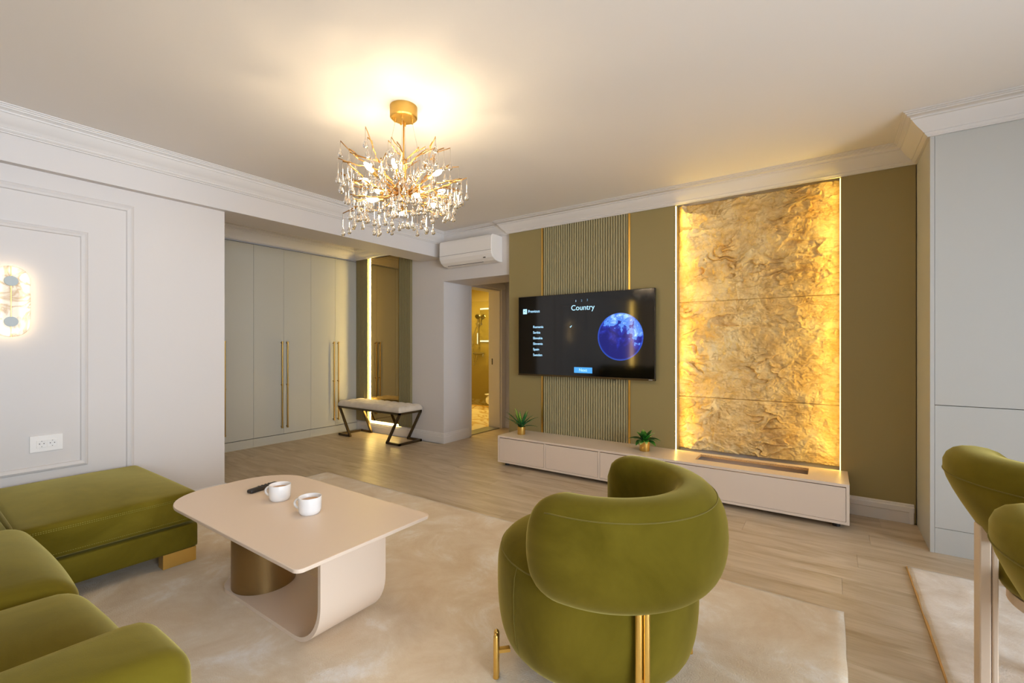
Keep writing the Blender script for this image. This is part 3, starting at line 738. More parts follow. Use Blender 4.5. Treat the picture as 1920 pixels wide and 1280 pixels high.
# ------------------------------------------------------------------ television
t = thing('television', 'large flat television showing a country setup screen with a blue globe', 'television', (-2.008, 4.08, .9))
TX0, TX1, TZ0, TZ1, TY = -2.741, -1.274, .898, 1.731, 4.05
obj('back_housing', B(TX0 + .05, TX1 - .05, TY + .012, 4.107, TZ0 + .06, TZ1 - .1), 'black', t, bevel=.01)
bm = B(TX0, TX1, TY + .002, TY + .03, TZ0, TZ1); obj('bezel', bm, 'black', t, bevel=.002)
scr = obj('screen', B(TX0 + .006, TX1 - .006, TY, TY + .004, TZ0 + .018, TZ1 - .006), 'screen', t)
obj('lower_frame', B(TX0, TX1, TY - .002, TY + .02, TZ0, TZ0 + .017), 'bronze', t)
obj('logo_mark', B(TX1 - .055, TX1 - .02, TY - .0028, TY - .0015, TZ0 + .006, TZ0 + .010), 'plastic', t)
obj('power_light', B(-1.665, -1.650, TY + .004, TY + .02, TZ0 - .012, TZ0), 'black', t)
def text(s, x, z, size, m, align='LEFT', name='lettering'):
    c = bpy.data.curves.new('txt', 'FONT'); c.body = s; c.size = size; c.align_x = align; c.align_y = 'CENTER'; c.extrude = .0004; c.offset = .0001
    o = bpy.data.objects.new('txt', c); COL.objects.link(o); dg = bpy.context.evaluated_depsgraph_get()
    me = bpy.data.meshes.new_from_object(o.evaluated_get(dg)); bpy.data.objects.remove(o)
    me.transform(Matrix.Translation((x, TY - .0012, z)) @ Matrix.Rotation(PI / 2, 4, 'X')); me.transform(Matrix.Translation(-org(scr)))
    me.materials.clear(); me.materials.append(M[m])
    return new_obj(name, me, scr)
def TXp(px):   # photograph column on the screen plane -> metres
    u = (px - 960) / 853.33; a = math.radians(34.9); s_, c_ = math.sin(a), math.cos(a)
    return TY * (-s_ + u * c_) / (c_ + u * s_)
# screen layout in metres (x along the wall, z up)
text('Country', -1.982, 1.585, .074, 'ui', 'CENTER')
text('1', -2.055, 1.653, .030, 'ui', 'CENTER'); text('2', -1.993, 1.654, .030, 'ui_dim', 'CENTER'); text('3', -1.932, 1.656, .030, 'ui_dim', 'CENTER')
text('Previous', -2.618, 1.572, .042, 'ui')
bm = B(-2.680, -2.632, TY - .001, TY - .0004, 1.547, 1.600); obj('back_button', bm, 'ui', scr)
text('<', -2.656, 1.573, .05, 'ui_ink', 'CENTER')
for k, s in enumerate(('Romania', 'Serbia', 'Slovakia', 'Slovenia', 'Spain', 'Sweden')):
    text(s, -2.555, 1.4075 - k * .0585, .036, 'ui')
bm = B(-2.075, -1.880, TY - .001, TY - .0004, .945, 1.001); obj('next_button', bm, 'ui_btn', scr)
text('Next', -1.978, .973, .042, 'ui', 'CENTER')
bm = BM(); bar(bm, (-2.121, TY - .001, 1.402), (-2.115, TY - .001, 1.395), .0012, .006); bar(bm, (-2.116, TY - .001, 1.395), (-2.102, TY - .001, 1.413), .0012, .006); obj('tick_mark', bm, 'ui', scr)
bm = BM(); prism(bm, [(-1.600 + .222 * math.cos(2 * PI * k / 64), 1.297 + .222 * math.sin(2 * PI * k / 64)) for k in range(64)], TY - .001, TY - .0003, 'y')
obj('globe_picture', bm, 'globe', scr, origin=(-1.600, TY, 1.297))

# ------------------------------------------------------------------ plants on the cabinet
def setalong(o, fn):
    a = o.data.attributes.new('along', 'FLOAT', 'POINT')
    for i, v in enumerate(o.data.vertices): a.data[i].value = fn(v.co)
def pot(t, c, r, h):
    bm = lathe(BM(), [(0, 0), (r * .97, 0), (r, .003), (r, h - .002), (r - .002, h), (r - .005, h - .002), (r - .006, h * .85), (0, h * .85)], c, 32)
    obj('pot', bm, 'brass', t, smooth=True, autosmooth=40, label='brushed brass pot')
    obj('soil', lathe(BM(), [(0, h * .86), (r - .0065, h * .86), (0, h * .90)], c, 20), 'soil', t)
def leaf(t, c, az, L, w, lift, droop, m, serr=False, name='leaf', th=.0008, fold=.25):
    """a bent, folded blade from the crown at c; azimuth az, start lift angle, droop along the length"""
    bm = BM(); n = 18 if serr else 10; c = Vector(c); d = Vector((math.cos(az), math.sin(az), 0)); s = Vector((-d.y, d.x, 0)); p = c.copy(); rows = []; al = []
    for i in range(n + 1):
        u = i / n; ang = lift - droop * u; step = L / n
        if i: p = p + (d * math.cos(ang) + Vector((0, 0, 1)) * math.sin(ang)) * step
        ww = w * (math.sin(PI * min(1, (u * .92 + .08))) ** .75) * (1 - .25 * u) if not serr else w * (1 - u) ** .8 * (.7 + .6 * min(1, u * 3)) * (1.0 if i % 2 else .62)
        ww = max(ww, .0006); nz = -d * math.sin(ang) + Vector((0, 0, 1)) * math.cos(ang)
        row = []
        for k, q in ((-1, -1), (0, 0), (1, 1)):
            row.append(bm.verts.new(p + s * ww * k + nz * (abs(q) * ww * fold)))
        rows.append(row); al += [u] * 3
    for i in range(n):
        for k in range(2): bm.faces.new((rows[i][k], rows[i][k + 1], rows[i + 1][k + 1], rows[i + 1][k]))
    bm.verts.index_update()
    o = obj(name, bm, m, t, smooth=True)
    a = o.data.attributes.new('along', 'FLOAT', 'POINT')
    for i, v in enumerate(al): a.data[i].value = v
    so = o.modifiers.new('thick', 'SOLIDIFY'); so.thickness = th
    return o
c1 = Vector((-2.600, 3.895, .302))
t = thing('potted_fern', 'spiky fern in a brass pot at the left end of the low cabinet', 'plant', c1)
pot(t, c1, .040, .080)
rg = random.Random(3)
for k in range(26):
    az = 2 * PI * k / 26 + rg.uniform(-.2, .2); inner = k % 3 == 0
    L = rg.uniform(.17, .21) if inner else rg.uniform(.16, .22)
    leaf(t, c1 + Vector((math.cos(az) * .012, math.sin(az) * .012, .07)), az, L, .015 if not inner else .017, rg.uniform(1.2, 1.42) if inner else rg.uniform(.5, 1.15), rg.uniform(.1, .4) if inner else rg.uniform(.2, .9), 'fern_light' if k in (3, 12, 15, 21) else 'fern', True, fold=.5)
c2 = Vector((-1.318, 3.905, .302))
t = thing('potted_plant', 'broad-leaved plant with pale leaf tips in a brass pot beside the fluted strip', 'plant', c2)
pot(t, c2, .043, .085)
for k in range(19):
    az = 2 * PI * k / 19 + rg.uniform(-.2, .2); up = k % 3 == 0
    leaf(t, c2 + Vector((math.cos(az) * .01, math.sin(az) * .01, .078)), az, rg.uniform(.10, .125) if up else rg.uniform(.12, .155), .032, rg.uniform(1.0, 1.35) if up else rg.uniform(.45, .8), rg.uniform(.3, .7) if up else rg.uniform(.9, 1.5), 'leaf_dark' if k % 2 else 'leaf', fold=.3)

# ------------------------------------------------------------------ rugs
def rug(name, label, x0, x1, y0, y1, m, h, binding=None):
    bm = BM(); nx, ny = 120, 90; g = []
    for j in range(ny + 1):
        row = []
        for i in range(nx + 1):
            x = x0 + (x1 - x0) * i / nx; y = y0 + (y1 - y0) * j / ny
            if i in (0, nx): x += .006 * noise.noise(Vector((y * 7, 1, 0)))
            if j in (0, ny): y += .004 * noise.noise(Vector((x * 6, 2, 0)))
            e = min(i, j, nx - i, ny - j)
            z = h + .0015 * noise.noise(Vector((x * 5, y * 5, 0))) - (.005 if e == 0 else 0)
            row.append(bm.verts.new((x, y, z)))
        g.append(row)
    for j in range(ny):
        for i in range(nx): bm.faces.new((g[j][i], g[j][i + 1], g[j + 1][i + 1], g[j + 1][i]))
    bd = g[0] + [g[j][nx] for j in range(1, ny + 1)] + g[ny][nx - 1::-1] + [g[j][0] for j in range(ny - 1, 0, -1)]
    lo = [bm.verts.new((v.co.x, v.co.y, .0005)) for v in bd]
    for i in range(len(bd)): bm.faces.new((bd[i], lo[i], lo[(i + 1) % len(bd)], bd[(i + 1) % len(bd)]))
    bm.faces.new(lo)
    o = thing(name, label, 'rug', ((x0 + x1) / 2, (y0 + y1) / 2, 0)); obj('pile', bm, m, o, smooth=True)
    if binding:
        obj('binding', B(x0 - .006, x0 + .003, y0, y1 - .004, .0004, .009), binding, o, label='tan bound edge')
    return o
rug('area_rug', 'large beige mottled rug under the coffee table and the green armchair', -3.945, .055, -.45, 2.56, 'rug', .012)
rug('dining_rug', 'pale cream shaggy rug under the chairs at the right edge', .350, 2.9, .4, 3.285, 'rug2', .014, 'jute')

# ------------------------------------------------------------------ coffee table with what stands on it
ZT = .44; R0 = .012
t = thing('coffee_table', 'cream coffee table with a rounded top on a curved plate and bronze drum', 'coffee table', (-2.1, 1.18, R0))
obj('tabletop', prism(BM(), rrect(-2.79, -1.505, .862, 1.507, (.03, .24, .24, .03), 10), ZT - .015, ZT), 'tabletop', t, bevel=.003)
xo, r = -1.615, .19; th = .018
path = [(-2.40, .0)] + [(xo - r + r * math.sin(a), r - r * math.cos(a)) for a in [PI / 2 * k / 14 for k in range(15)]] + [(xo, ZT - .015 - R0)]
inn = [(-2.40, th)] + [(xo - r + (r - th) * math.sin(a), r - (r - th) * math.cos(a)) for a in [PI / 2 * k / 14 for k in range(15)]] + [(xo - th, ZT - .015 - R0)]
poly = [(x, z + R0 + .001) for x, z in path] + [(x, z + R0 + .001) for x, z in inn[::-1]]
poly = [(x, min(z, ZT - .0155)) for x, z in poly]
bm = BM(); n_ = len(path)
rows = []
for (x, z) in poly:
    ins = 0.0
    if x < -2.30: q = (-2.30 - x) / .20; ins = .0
    rows.append((bm.verts.new((x, 1.02, z)), bm.verts.new((x, 1.335, z))))
n_ = len(rows)
for i in range(n_): a, b = rows[i], rows[(i + 1) % n_]; bm.faces.new((a[0], b[0], b[1], a[1]))
m_ = len(path)
for i in range(m_ - 1):
    j = n_ - 1 - i
    bm.faces.new((rows[i][0], rows[i + 1][0], rows[j - 1][0], rows[j][0])); bm.faces.new((rows[i][1], rows[i + 1][1], rows[j - 1][1], rows[j][1]))
prism(bm, rrect(-2.525, -2.40, 1.02, 1.335, (.0005, .12, .12, .0005), 8), R0 + .001, R0 + .001 + th)
obj('curved_plate', bm, 'tabletop', t, smooth=True, autosmooth=40)
obj('drum', lathe(BM(), [(0, R0 + th + .001), (.145, R0 + th + .001), (.145, ZT - .016), (0, ZT - .016)], (-2.345, 1.172, 0), 48), 'drum', t, smooth=True, autosmooth=40, label='dark bronze drum')
def cup(label, c, az):
    t = thing('cup', label, 'cup', c, 'coffee cups on the table')
    pr = [(0, .002), (.036, .002), (.037, 0), (.041, .0), (.043, .003), (.0475, .010), (.0495, .020), (.0502, .05), (.0508, .075), (.0497, .0775), (.048, .076), (.0474, .05), (.0465, .022), (.042, .010), (0, .008)]
    obj('body', lathe(BM(), pr, c, 40), 'ceramic', t, smooth=True)
    obj('drink', lathe(BM(), [(0, .058), (.0474, .058), (0, .0585)], c, 32), 'coffee', t, label='milky brown drink')
    d = Vector((math.cos(az), math.sin(az), 0)); pts = []
    for k in range(15):
        a = -PI / 2 + PI * k / 14 * 1.0
        pts.append(Vector(c) + d * (.0485 + .031 * math.cos(a)) + Vector((0, 0, .040 + .023 * math.sin(a))))
    obj('handle', tube(BM(), pts, [.0055] * 15, 8), 'ceramic', t, smooth=True)
cup('white coffee cup farther back on the table, beside the black remote', (-2.276, 1.214, ZT + .0005), math.radians(206))
cup('white coffee cup nearer the front of the table, clear of the remote', (-1.980, 1.197, ZT + .0005), math.radians(204))
rc = Vector((-2.512, 1.250, ZT + .0005)); t = thing('remote_control', 'black remote control lying behind the white cup on the table', 'remote', rc)
def rot_z(bm, c, a): bmesh.ops.rotate(bm, cent=c, matrix=Matrix.Rotation(a, 3, 'Z'), verts=bm.verts)
RA = math.radians(101)
bm = pillow(BM(), rc.x - .085, rc.x + .085, rc.y - .019, rc.y + .019, rc.z, rc.z + .020, .008, n=6); rot_z(bm, rc, RA); obj('body', bm, 'black', t, smooth=True)
for i in range(4):
    for k in (-1, 0, 1):
        bm = lathe(BM(), [(0, 0), (.0042, 0), (.0042, .0018), (0, .0022)], (rc.x - .02 + i * .02, rc.y + k * .011, rc.z + .0195), 10); rot_z(bm, rc, RA); obj('button', bm, 'rubber', t)

# ------------------------------------------------------------------ corner sofa
t = thing('corner_sofa', 'olive green velvet corner sofa with brass block feet along the left wall', 'sofa', (-2.7, .2, 0))
cx0, cx1, cy1 = -3.93, -2.93, 1.100
def taper(v): return v
obj('chaise_base', pillow(BM(), cx0, cx1 + .004, -.62, cy1 - .002, .085, .222, .018, n=12), 'velvet', t, smooth=True)
obj('chaise_cushion', pillow(BM(), cx0, cx1 + .005, .385, cy1, .232, .395, .022, crown=.035, n=22, bulge=.012), 'velvet', t, smooth=True, label='long chaise cushion')
obj('corner_cushion', pillow(BM(), cx0, cx1 + .02, -.45, .383, .232, .400, .035, crown=.03, n=16, bulge=.01), 'velvet', t, smooth=True)
bm = BM(); pts = [(cx0 + .02, .386, .385)] + [(cx0 + .02 + (cx1 - cx0 - .02) * k / 12, .386, .397 + .018 * math.sin(PI * k / 12)) for k in range(1, 12)] + [(cx1 + .004, .386, .385), (cx1 + .02, .387, .36), (cx1 + .02, .387, .27)]
obj('piping', tube(bm, pts, .005, 8), 'piping', t, smooth=True)
def stitches(name, pts, ln=.0045, gap=.004, r=.0008):
    bm = BM()
    for a, b in zip(pts, pts[1:]):
        a = Vector(a); b = Vector(b); L = (b - a).length; d = (b - a) / L; s = 0
        while s < L - ln: tube(bm, [a + d * s, a + d * (s + ln)], r, 4); s += ln + gap
    return obj(name, bm, 'stitch', t, kind='stuff', label='rows of pale stitching')
def surf_x(y, z): # +X face of the chaise cushion
    yc, hy = (.385 + cy1) / 2, (cy1 - .385) / 2; zc, hz = .3135, .0815
    b = (y - yc) / hy; c = (z - zc) / hz
    return cx1 + .005 + .012 * max(0, 1 - b * b) * max(0, 1 - c * c) + .0008
for z in (.366, .3735, .258):
    stitches('stitching', [(surf_x(.40 + .66 * k / 20, z), .40 + .66 * k / 20, z) for k in range(21)])
obj('main_base', pillow(BM(), cx1 - .02, -1.33, -.62, .34, .085, .225, .018, n=12), 'velvet', t, smooth=True)
def seat(x0, x1, lab):
    obj('seat_cushion', pillow(BM(), x0, x1, -.36, .425, .22, .445, .085, crown=.035, n=22, bulge=.022), 'velvet', t, smooth=True)
seat(-2.905, -2.035, ''); seat(-2.033, -1.325, '')
obj('arm', pillow(BM(), -1.362, -1.095, -.62, .412, .085, .580, .062, crown=.02, n=20, bulge=.012), 'velvet', t, smooth=True, label='broad padded sofa arm')
stitches('stitching', [(-1.094 - .0005 + .003, -.2 + .6 * k / 24, .515 - (.02 * max(0, (k - 18) / 6) ** 2)) for k in range(25)])
obj('backrest', pillow(BM(), cx0, -1.36, -.95, -.60, .085, .74, .07, crown=.02, n=14), 'velvet', t, smooth=True)
for xa, xb in ((-3.80, -2.86), (-2.84, -2.08), (-2.06, -1.38)):
    obj('back_cushion', pillow(BM(), xa, xb, -.60, -.37, .43, .82, .08, n=12, bulge=.02), 'velvet', t, smooth=True)
for (a, b, c_, d_) in ((cx1 - .06, cx1 + .002, .93, 1.085), (cx0 + .05, cx0 + .2, .95, 1.085), (-1.36, -1.12, .33, .40), (-1.36, -1.12, -.60, -.52), (cx0 + .05, cx0 + .2, -.60, -.52)):
    obj('foot', B(a, b, c_, d_, R0 + .001 if a > cx0 + .1 or True else 0, .090), 'brass', t, label='brass block foot')

# ------------------------------------------------------------------ barrel armchair
ac = Vector((-.7357, 1.6066, R0 + .001)); t = thing('armchair', 'rounded olive velvet barrel armchair with brass legs, back to the viewer', 'armchair', ac)
pr = [(0, .085), (.22, .085), (.29, .095), (.335, .13), (.358, .19), (.368, .27), (.370, .36), (.366, .42), (.352, .458), (.32, .482), (.25, .498), (.15, .506), (0, .508)]
def smooth_prof(p, n=4):
    out = []
    for i in range(len(p) - 1):
        p0, p1, p2, p3 = p[max(i - 1, 0)], p[i], p[i + 1], p[min(i + 2, len(p) - 1)]
        for k in range(n):
            s_ = k / n
            out.append(tuple(.5 * (2 * b + (c - a) * s_ + (2 * a - 5 * b + 4 * c - d_) * s_ * s_ + (3 * b - a - 3 * c + d_) * s_ ** 3) for a, b, c, d_ in zip(p0, p1, p2, p3)))
    out.append(p[-1]); out[0] = (0, p[0][1]); return [(max(0, r), z) for r, z in out]
obj('seat_body', lathe(BM(), smooth_prof(pr, 3), ac, 64), 'velvet', t, smooth=True)
ring = [ac + Vector((.3555 * math.cos(2 * PI * k / 64), .3555 * math.sin(2 * PI * k / 64), .452)) for k in range(64)]
obj('seam', tube(BM(), ring, .0022, 6, closed=True), 'piping', t, smooth=True)
for az in (math.radians(-112),):
    pts = [ac + Vector((math.cos(az) * (r + .0005), math.sin(az) * (r + .0005), z)) for r, z in [(.340, .14), (.359, .19), (.369, .27), (.3705, .36), (.3665, .42), (.356, .45)]]
    obj('seam', tube(BM(), pts, .0018, 6), 'piping', t, smooth=True)
# backrest: a fat rounded band bent round the back
bc = Vector((-.690, 1.607, R0)); RC, HT, HH, ZM = .312, .088, .168, .560
bm = BM(); NA, NS = 72, 36; A0 = math.radians(112); rings = []
def sect(a, sc, ph):
    c, s_ = math.cos(ph), math.sin(ph); n_ = 2.0 / 2.7
    r = math.copysign(abs(c) ** n_, c) * HT * sc; z = math.copysign(abs(s_) ** n_, s_) * HH * (.35 + .65 * sc)
    r += .018 * (1 - (z / HH) ** 2) - .012 * (z / HH > 0) * (z / HH) ** 2
    return bc + Vector((math.cos(a) * (RC + r), math.sin(a) * (RC + r), ZM + z))
for i in range(NA + 1):
    u = -1 + 2 * i / NA; a = A0 * u
    e = (1 - abs(u)) * A0 * RC; sc = 1.0
    if e < .12: sc = max(.02, math.sqrt(max(0, 1 - (1 - e / .12) ** 2))) ** .8
    rings.append([bm.verts.new(sect(a, sc, 2 * PI * k / NS)) for k in range(NS)])
for i in range(NA):
    for k in range(NS): bm.faces.new((rings[i][k], rings[i][(k + 1) % NS], rings[i + 1][(k + 1) % NS], rings[i + 1][k]))
bm.faces.new(rings[0][::-1]); bm.faces.new(rings[-1])
obj('backrest', bm, 'velvet', t, smooth=True, label='curved padded backrest')
pts = []
for i in range(5, NA - 4):
    u = -1 + 2 * i / NA; a = A0 * u; e = (1 - abs(u)) * A0 * RC; sc = 1.0
    if e < .12: sc = max(.02, math.sqrt(max(0, 1 - (1 - e / .12) ** 2))) ** .8
    pts.append(sect(a, sc, math.radians(42)) + Vector((math.cos(a) * .0004, math.sin(a) * .0004, .0004)))
obj('seam', tube(BM(), pts, .0020, 6), 'piping', t, smooth=True)
for az, rear in ((-44, True), (44, True), (-134, False), (134, False)):
    a = math.radians(az); d = Vector((math.cos(a), math.sin(a), 0)); s_ = Vector((-d.y, d.x, 0)); bm = BM()
    h = .43 if rear else .15
    if not rear: s_ = Vector((-.55, .83 if az < 0 else -.83, 0))
    for k in (-1, 1):
        b0 = ac + d * (.386 if rear else .380) + s_ * k * .0125
        if rear: tube(bm, [b0, b0 + Vector((0, 0, h)), b0 + Vector((0, 0, h + .006)) - d * .006, b0 + Vector((0, 0, h + .008)) - d * .03], .0105, 12)
        else: tube(bm, [b0, b0 + Vector((0, 0, h)), b0 + Vector((0, 0, h + .006)), b0 + Vector((0, 0, h + .0095))], [.0105, .0105, .008, .003], 12)
        lathe(bm, [(0, -.0005), (.0115, -.0005), (.0115, .006), (0, .006)], b0, 12)
    for z in ((.10, .2) if rear else (.09,)): bar(bm, ac + d * .33 + Vector((0, 0, z)), ac + d * .386 + Vector((0, 0, z)), .02, .012)
    obj('leg', bm, 'brass', t, smooth=True, autosmooth=40, label='twin-tube brass leg')

# ------------------------------------------------------------------ dining chairs at the right edge
M['beige_leg'] = mat('beige_lacquered_leg', 'D8C4AE', .45)
dc = Vector((.698, 2.235, .0145)); REAR = math.radians(225)
t = dchair = thing('dining_chair', 'farther olive velvet dining chair with beige plank legs at the right edge', 'chair', dc, 'dining chairs on the cream rug')
def pad_sect(a, sc, ph):
    c, s_ = math.cos(ph), math.sin(ph)
    r = math.copysign(abs(c) ** .9, c) * .074 * sc; z = math.copysign(abs(s_) ** .9, s_) * .150 * (.3 + .7 * sc)
    r *= 1 + .75 * (z / .15)                         # fatter along the top
    r += .105 * (z + .15)                              # leans outward
    return dc + Vector((math.cos(a) * (.246 + r), math.sin(a) * (.246 + r), .690 + z))
bm = BM(); rings = []; NA = 48; A0 = math.radians(78)
for i in range(NA + 1):
    u = -1 + 2 * i / NA; a = REAR + A0 * u; e = (1 - abs(u)) * A0 * .3; sc = 1
    if e < .09: sc = max(.03, math.sqrt(max(0, 1 - (1 - e / .09) ** 2)))
    rings.append([bm.verts.new(pad_sect(a, sc, 2 * PI * k / 28)) for k in range(28)])
for i in range(NA):
    for k in range(28): bm.faces.new((rings[i][k], rings[i][(k + 1) % 28], rings[i + 1][(k + 1) % 28], rings[i + 1][k]))
bm.faces.new(rings[0][::-1]); bm.faces.new(rings[-1])
obj('backrest', bm, 'velvet', t, smooth=True, label='curved olive velvet back pad')
pts = []
for i in range(6, NA - 5):
    u = -1 + 2 * i / NA; pts.append(pad_sect(REAR + A0 * u, 1, math.radians(24)) + Vector((-.0006, 0, 0)))
obj('seam', tube(BM(), pts, .002, 6), 'piping', t, smooth=True)
bm = lathe(BM(), [(0, .375), (.20, .375), (.235, .39), (.25, .42), (.245, .45), (.22, .468), (.12, .478), (0, .48)], dc + Vector((.02, 0, 0)), 40)
obj('seat', bm, 'velvet', t, smooth=True)
obj('seat_frame', lathe(BM(), [(0, .335), (.215, .335), (.22, .34), (.22, .374), (0, .374)], dc + Vector((.02, 0, 0)), 40), 'beige_leg', t, smooth=True, autosmooth=40)
for az in (187, 263, 83, 7):
    rear = az in (187, 263); a = math.radians(az); d = Vector((math.cos(a), math.sin(a), 0)); s_ = Vector((-d.y, d.x, 0)); c = dc + Vector((0, 0, .0018)) + d * (.270 if rear else .22)
    bm = BM(); top = .59 if rear else .34
    bar(bm, c + Vector((0, 0, 0)), c + Vector((0, 0, top)), .048, .030, up=d); bar(bm, c - d * .026, c - d * .026 + Vector((0, 0, top)), .044, .016, up=d)
    if rear:
        a2 = a + math.radians(34 if az < 200 else -34); d2_ = Vector((math.cos(a2), math.sin(a2), 0)); q = dc + Vector((0, 0, .0018))
        bar(bm, q + d2_ * .262 + Vector((0, 0, .545)), q + d2_ * .347 + Vector((0, 0, .692)), .026, .022, up=d2_)
    o = obj('leg', bm, 'beige_leg', t, bevel=.004, label='beige plank leg')
d2 = copy_tree(dchair); d2.location = Vector((.662, 1.46, .0145))
d2['label'] = 'nearer olive velvet dining chair cut off by the right edge of the picture'

# ------------------------------------------------------------------ wall lamps and socket
def sconce(label, yc):
    zc = 1.475; c = Vector((XL, yc, zc)); t = thing('wall_lamp', label, 'wall lamp', c, 'alabaster wall lamps on the left wall')
    def caps(r, h, n=14): return [(r * math.cos(a), h + r * math.sin(a)) for a in [PI * k / n for k in range(n + 1)]] + [(r * math.cos(a), -h + r * math.sin(a)) for a in [PI + PI * k / n for k in range(n + 1)]]
    for sg in (-1, 1):     # two half plates with a thin brass line between
        pts = [(y, z) for y, z in caps(.080, .128) if y * sg >= -1e-6]
        pts = [(yc + (y if abs(y) > .0016 else sg * .0016), zc + z) for y, z in pts]
        bm = prism(BM(), pts, XL + .042, XL + .058, 'x'); obj('alabaster_plate', bm, 'alabaster', t, origin=(XL + .05, yc, zc), bevel=.002, label='glowing veined alabaster half plate')
    obj('divider', B(XL + .043, XL + .0595, yc - .0015, yc + .0015, zc - .207, zc + .207), 'brass', t)
    for dz in (.1185, -.1185):
        bm = BM(); tube(bm, [(XL + .002, yc, zc + dz), (XL + .060, yc, zc + dz)], .012, 12); tube(bm, [(XL + .058, yc, zc + dz), (XL + .070, yc, zc + dz)], .0285, 32); obj('cap', bm, 'cap', t, smooth=True, autosmooth=40, label='brushed metal cap')
    obj('back_plate', prism(BM(), [(yc + y, zc + z) for y, z in caps(.045, .115)], XL + .001, XL + .02, 'x'), 'brass', t)
    ring = [(XL + .030, yc + y, zc + z) for y, z in caps(.056, .126, 10)]
    obj('light_ring', tube(BM(), ring, .006, 8, closed=True), 'ring', t, smooth=True)
sconce('glowing alabaster wall lamp at the left edge above the chaise', .506)
sconce('alabaster wall lamp farther along the left wall, seen only in the television', -1.58)
t = thing('wall_socket', 'white double socket on the left wall above the chaise', 'socket', (XL, .66, .614))
obj('plate', B(XL, XL + .010, .589, .735, .564, .664), 'plastic', t, bevel=.002)
for yc in (.640, .687):
    bm = BM(); c = Vector((XL + .0105, yc, .612))
    f_ = B(XL + .008, XL + .0125, yc - .0225, yc + .0225, .5885, .6355)
    so = obj('outlet', f_, 'plastic', t, bevel=.001)
    n = 28; bm = BM(); oA = [(yc + .0185 * math.cos(2 * PI * k / n), .612 + .0185 * math.sin(2 * PI * k / n)) for k in range(n)]
    rg1 = [bm.verts.new((XL + .0132, a, b)) for a, b in oA]; rg2 = [bm.verts.new((XL + .0126, yc + (a - yc) * .86, .612 + (b - .612) * .86)) for a, b in oA]
    for k in range(n): bm.faces.new((rg1[k], rg1[(k + 1) % n], rg2[(k + 1) % n], rg2[k]))
    bm.faces.new(rg2); obj('well', bm, 'ceramic', so)
    bm = BM()
    for dy in (-.0095, .0095): tube(bm, [(XL + .0122, yc + dy, .613), (XL + .0135, yc + dy, .613)], .0027, 10)
    for dz in (.0165, -.0165): box(bm, XL + .0125, XL + .0137, yc - .002, yc + .002, .612 + dz - .0015, .612 + dz + .0015)
    obj('contact_holes', bm, 'black', so)
# stone feature in the rear corner, seen in the television
t = thing('rear_stone_panel', 'brown stone strip with a lit edge in the rear corner, reflected in the television', 'stone panel', (XL, -2.95, .1))
obj('slab', pillow(BM(), XL + .001, XL + .03, -3.15, -2.74, .13, 2.3, .01, n=6), 'stone', t, smooth=True)
obj('light_strip', B(XL + .004, XL + .014, -2.725, -2.71, .13, 2.3), 'led', t)

# ------------------------------------------------------------------ chandelier
CX, CY = -1.997, 1.78
t = thing('chandelier', 'gold branch chandelier hung with clear glass drops', 'chandelier', (CX, CY, ZC))
def C3(r, az, z): return Vector((CX + r * math.cos(az), CY + r * math.sin(az), z))
obj('canopy', lathe(BM(), [(0, 2.512), (.070, 2.512), (.0765, 2.518), (.0765, 2.5795), (0, 2.5795)], (CX, CY, 0), 48), 'brass', t, smooth=True, autosmooth=40)
obj('stem', tube(BM(), [(CX, CY, 2.50), (CX, CY, 2.06)], .0045, 10), 'brass', t, smooth=True)
for k in range(4):
    az = math.radians(40 + 90 * k); bm = BM(); lathe(bm, [(0, 2.492), (.006, 2.492), (.007, 2.513), (0, 2.513)], C3(.048, az, 0), 10)
    obj('cable_grip', bm, 'brass', t)
    obj('cable', tube(BM(), [C3(.048, az, 2.495), C3(.115, az, 2.17)], .0009, 5), 'wire', t)
for k in range(5):
    az = math.radians(10 + 72 * k); obj('screw', lathe(BM(), [(0, 2.502), (.006, 2.502), (.006, 2.513), (0, 2.513)], C3(.058, az, 0), 10), 'brass', t)
obj('hub', lathe(BM(), [(0, 2.03), (.02, 2.035), (.032, 2.05), (.032, 2.10), (.02, 2.115), (0, 2.12)], (CX, CY, 0), 24), 'brass', t, smooth=True)
rg = random.Random(21); hooks = []
def wob(p, s): return p + Vector((rg.uniform(-s, s), rg.uniform(-s, s), rg.uniform(-s, s)))
def twig(bm, p, q, r0, r1, n=6, wobble=.008, sag=0):
    pts = []
    for i in range(n + 1):
        u = i / n; x = p.lerp(q, u)
        if 0 < i < n: x = wob(x, wobble)
        x.z += sag * math.sin(PI * u); pts.append(x)
    tube(bm, pts, [r0 + (r1 - r0) * i / n for i in range(n + 1)], 6); return pts
view_az = math.atan2(-CY, -CX)
specs = []
for k in range(6): specs.append((2 * PI * k / 6 + .35, rg.uniform(.20, .30), rg.uniform(2.25, 2.34), .055))
for k in range(9): specs.append((2 * PI * k / 9 + .1, rg.uniform(.30, .345), rg.uniform(2.12, 2.24), .02))
for k in range(7): specs.append((2 * PI * k / 7 + .6, rg.uniform(.24, .31), rg.uniform(1.98, 2.06), -.01))
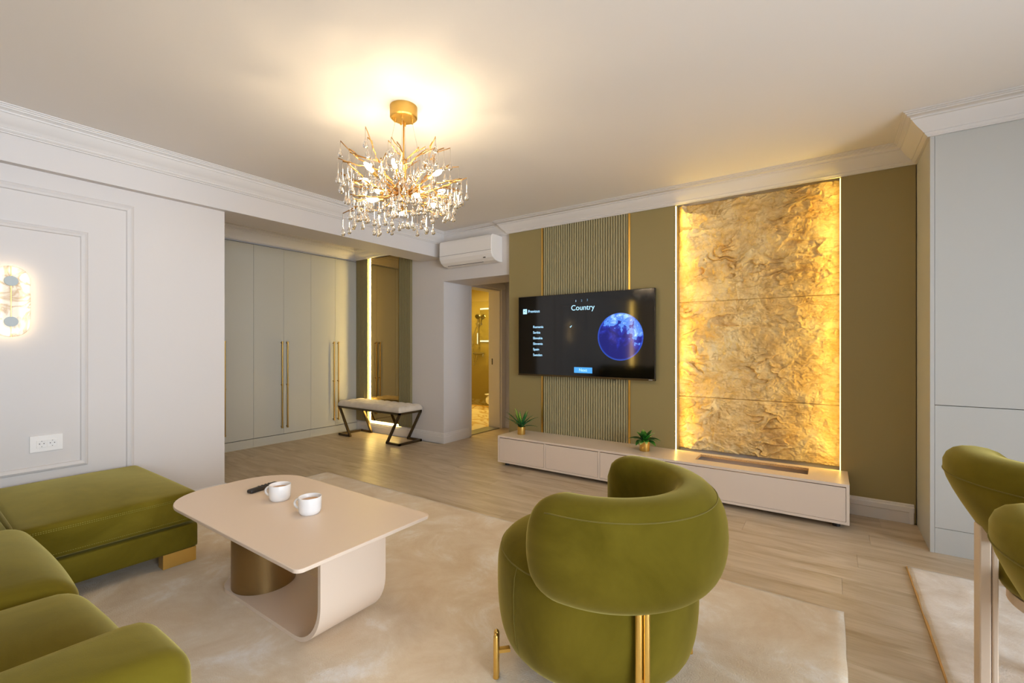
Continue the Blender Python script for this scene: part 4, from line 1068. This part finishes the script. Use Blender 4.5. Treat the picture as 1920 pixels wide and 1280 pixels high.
for (az, R, z, sag) in specs:
    bm = BM(); p = C3(.02, az, 2.08); kn = C3(R * .62, az + rg.uniform(-.12, .12), 2.08 + (z - 2.08) * .72)
    a = twig(bm, p, kn, .0056, .0046, 6, .009, -sag * .3)
    for dk in (-1, 1):
        tip = C3(R * rg.uniform(.95, 1.1), az + dk * rg.uniform(.2, .42), z + rg.uniform(-.03, .05))
        b = twig(bm, kn, tip, .0043, .0034, 5, .010)
        tip2 = wob(tip, .015) + Vector((math.cos(az + dk * .9) * .035, math.sin(az + dk * .9) * .035, rg.uniform(-.005, .03)))
        twig(bm, b[3], tip2, .003, .0026, 3, .003)
        hooks += [b[1], b[2], b[4], tip, tip2]
    hooks += [a[3], a[5]]
    obj('branch', bm, 'twig', t, smooth=True)
# bulbs
def bulb_mesh():
    bm = lathe(BM(), [(0, -.006), (.0075, -.004), (.0085, .004), (.0125, .018), (.0135, .03), (.011, .044), (.005, .056), (0, .060)], (0, 0, 0), 14)
    me = bpy.data.meshes.new('bulb'); bm.to_mesh(me); bm.free(); me.materials.append(M['bulb'])
    for p in me.polygons: p.use_smooth = True
    return me
def sock_mesh():
    bm = lathe(BM(), [(0, -.034), (.009, -.034), (.0095, -.005), (0, -.005)], (0, 0, 0), 12)
    me = bpy.data.meshes.new('bulb_holder'); bm.to_mesh(me); bm.free(); me.materials.append(M['brass']); return me
bme, sme = bulb_mesh(), sock_mesh()
for k in range(11):
    az = 2 * PI * k / 11 + .2; r = (.20, .15, .23)[k % 3]; z = (2.16, 2.03, 2.14)[k % 3]
    p = C3(r, az, z) - Vector((CX, CY, ZC)); q = Vector((math.cos(az), math.sin(az), (.35, -.15, .55)[k % 3])).to_track_quat('Z', 'Y').to_euler()
    for me in (bme, sme):
        o = new_obj('bulb' if me is bme else 'bulb_holder', me, t); o.location = p; o.rotation_euler = q
    bm = BM(); dirv = Vector((math.cos(az), math.sin(az), (.35, -.15, .55)[k % 3])).normalized()
    tube(bm, [(CX + math.cos(az) * .02, CY + math.sin(az) * .02, 2.08), Vector((CX, CY, ZC)) + p - dirv * .032], .004, 8); obj('arm', bm, 'twig', t, smooth=True)
# glass drops
def drop_mesh(L):
    R = .0135; z0 = -L
    pr = [(0, 0), (.0016, -.002), (.0018, -.3 * L), (.0022, z0 + .052), (.0040, z0 + .040), (.0080, z0 + .029), (.0118, z0 + .019), (.0132, z0 + .011), (.0110, z0 + .004), (.0060, z0 + .0008), (0, z0)]
    bm = lathe(BM(), pr, (0, 0, 0), 10); me = bpy.data.meshes.new('glass_drop'); bm.to_mesh(me); bm.free(); me.materials.append(M['glassdrop'])
    for p in me.polygons: p.use_smooth = True
    return me
dms = [drop_mesh(L) for L in (.085, .105, .125, .145)]
rg.shuffle(hooks)
for i, h in enumerate(hooks[:235]):
    o = new_obj('glass_drop', dms[rg.randrange(4)], t); o.location = h - Vector((CX, CY, ZC)) - Vector((0, 0, .004))
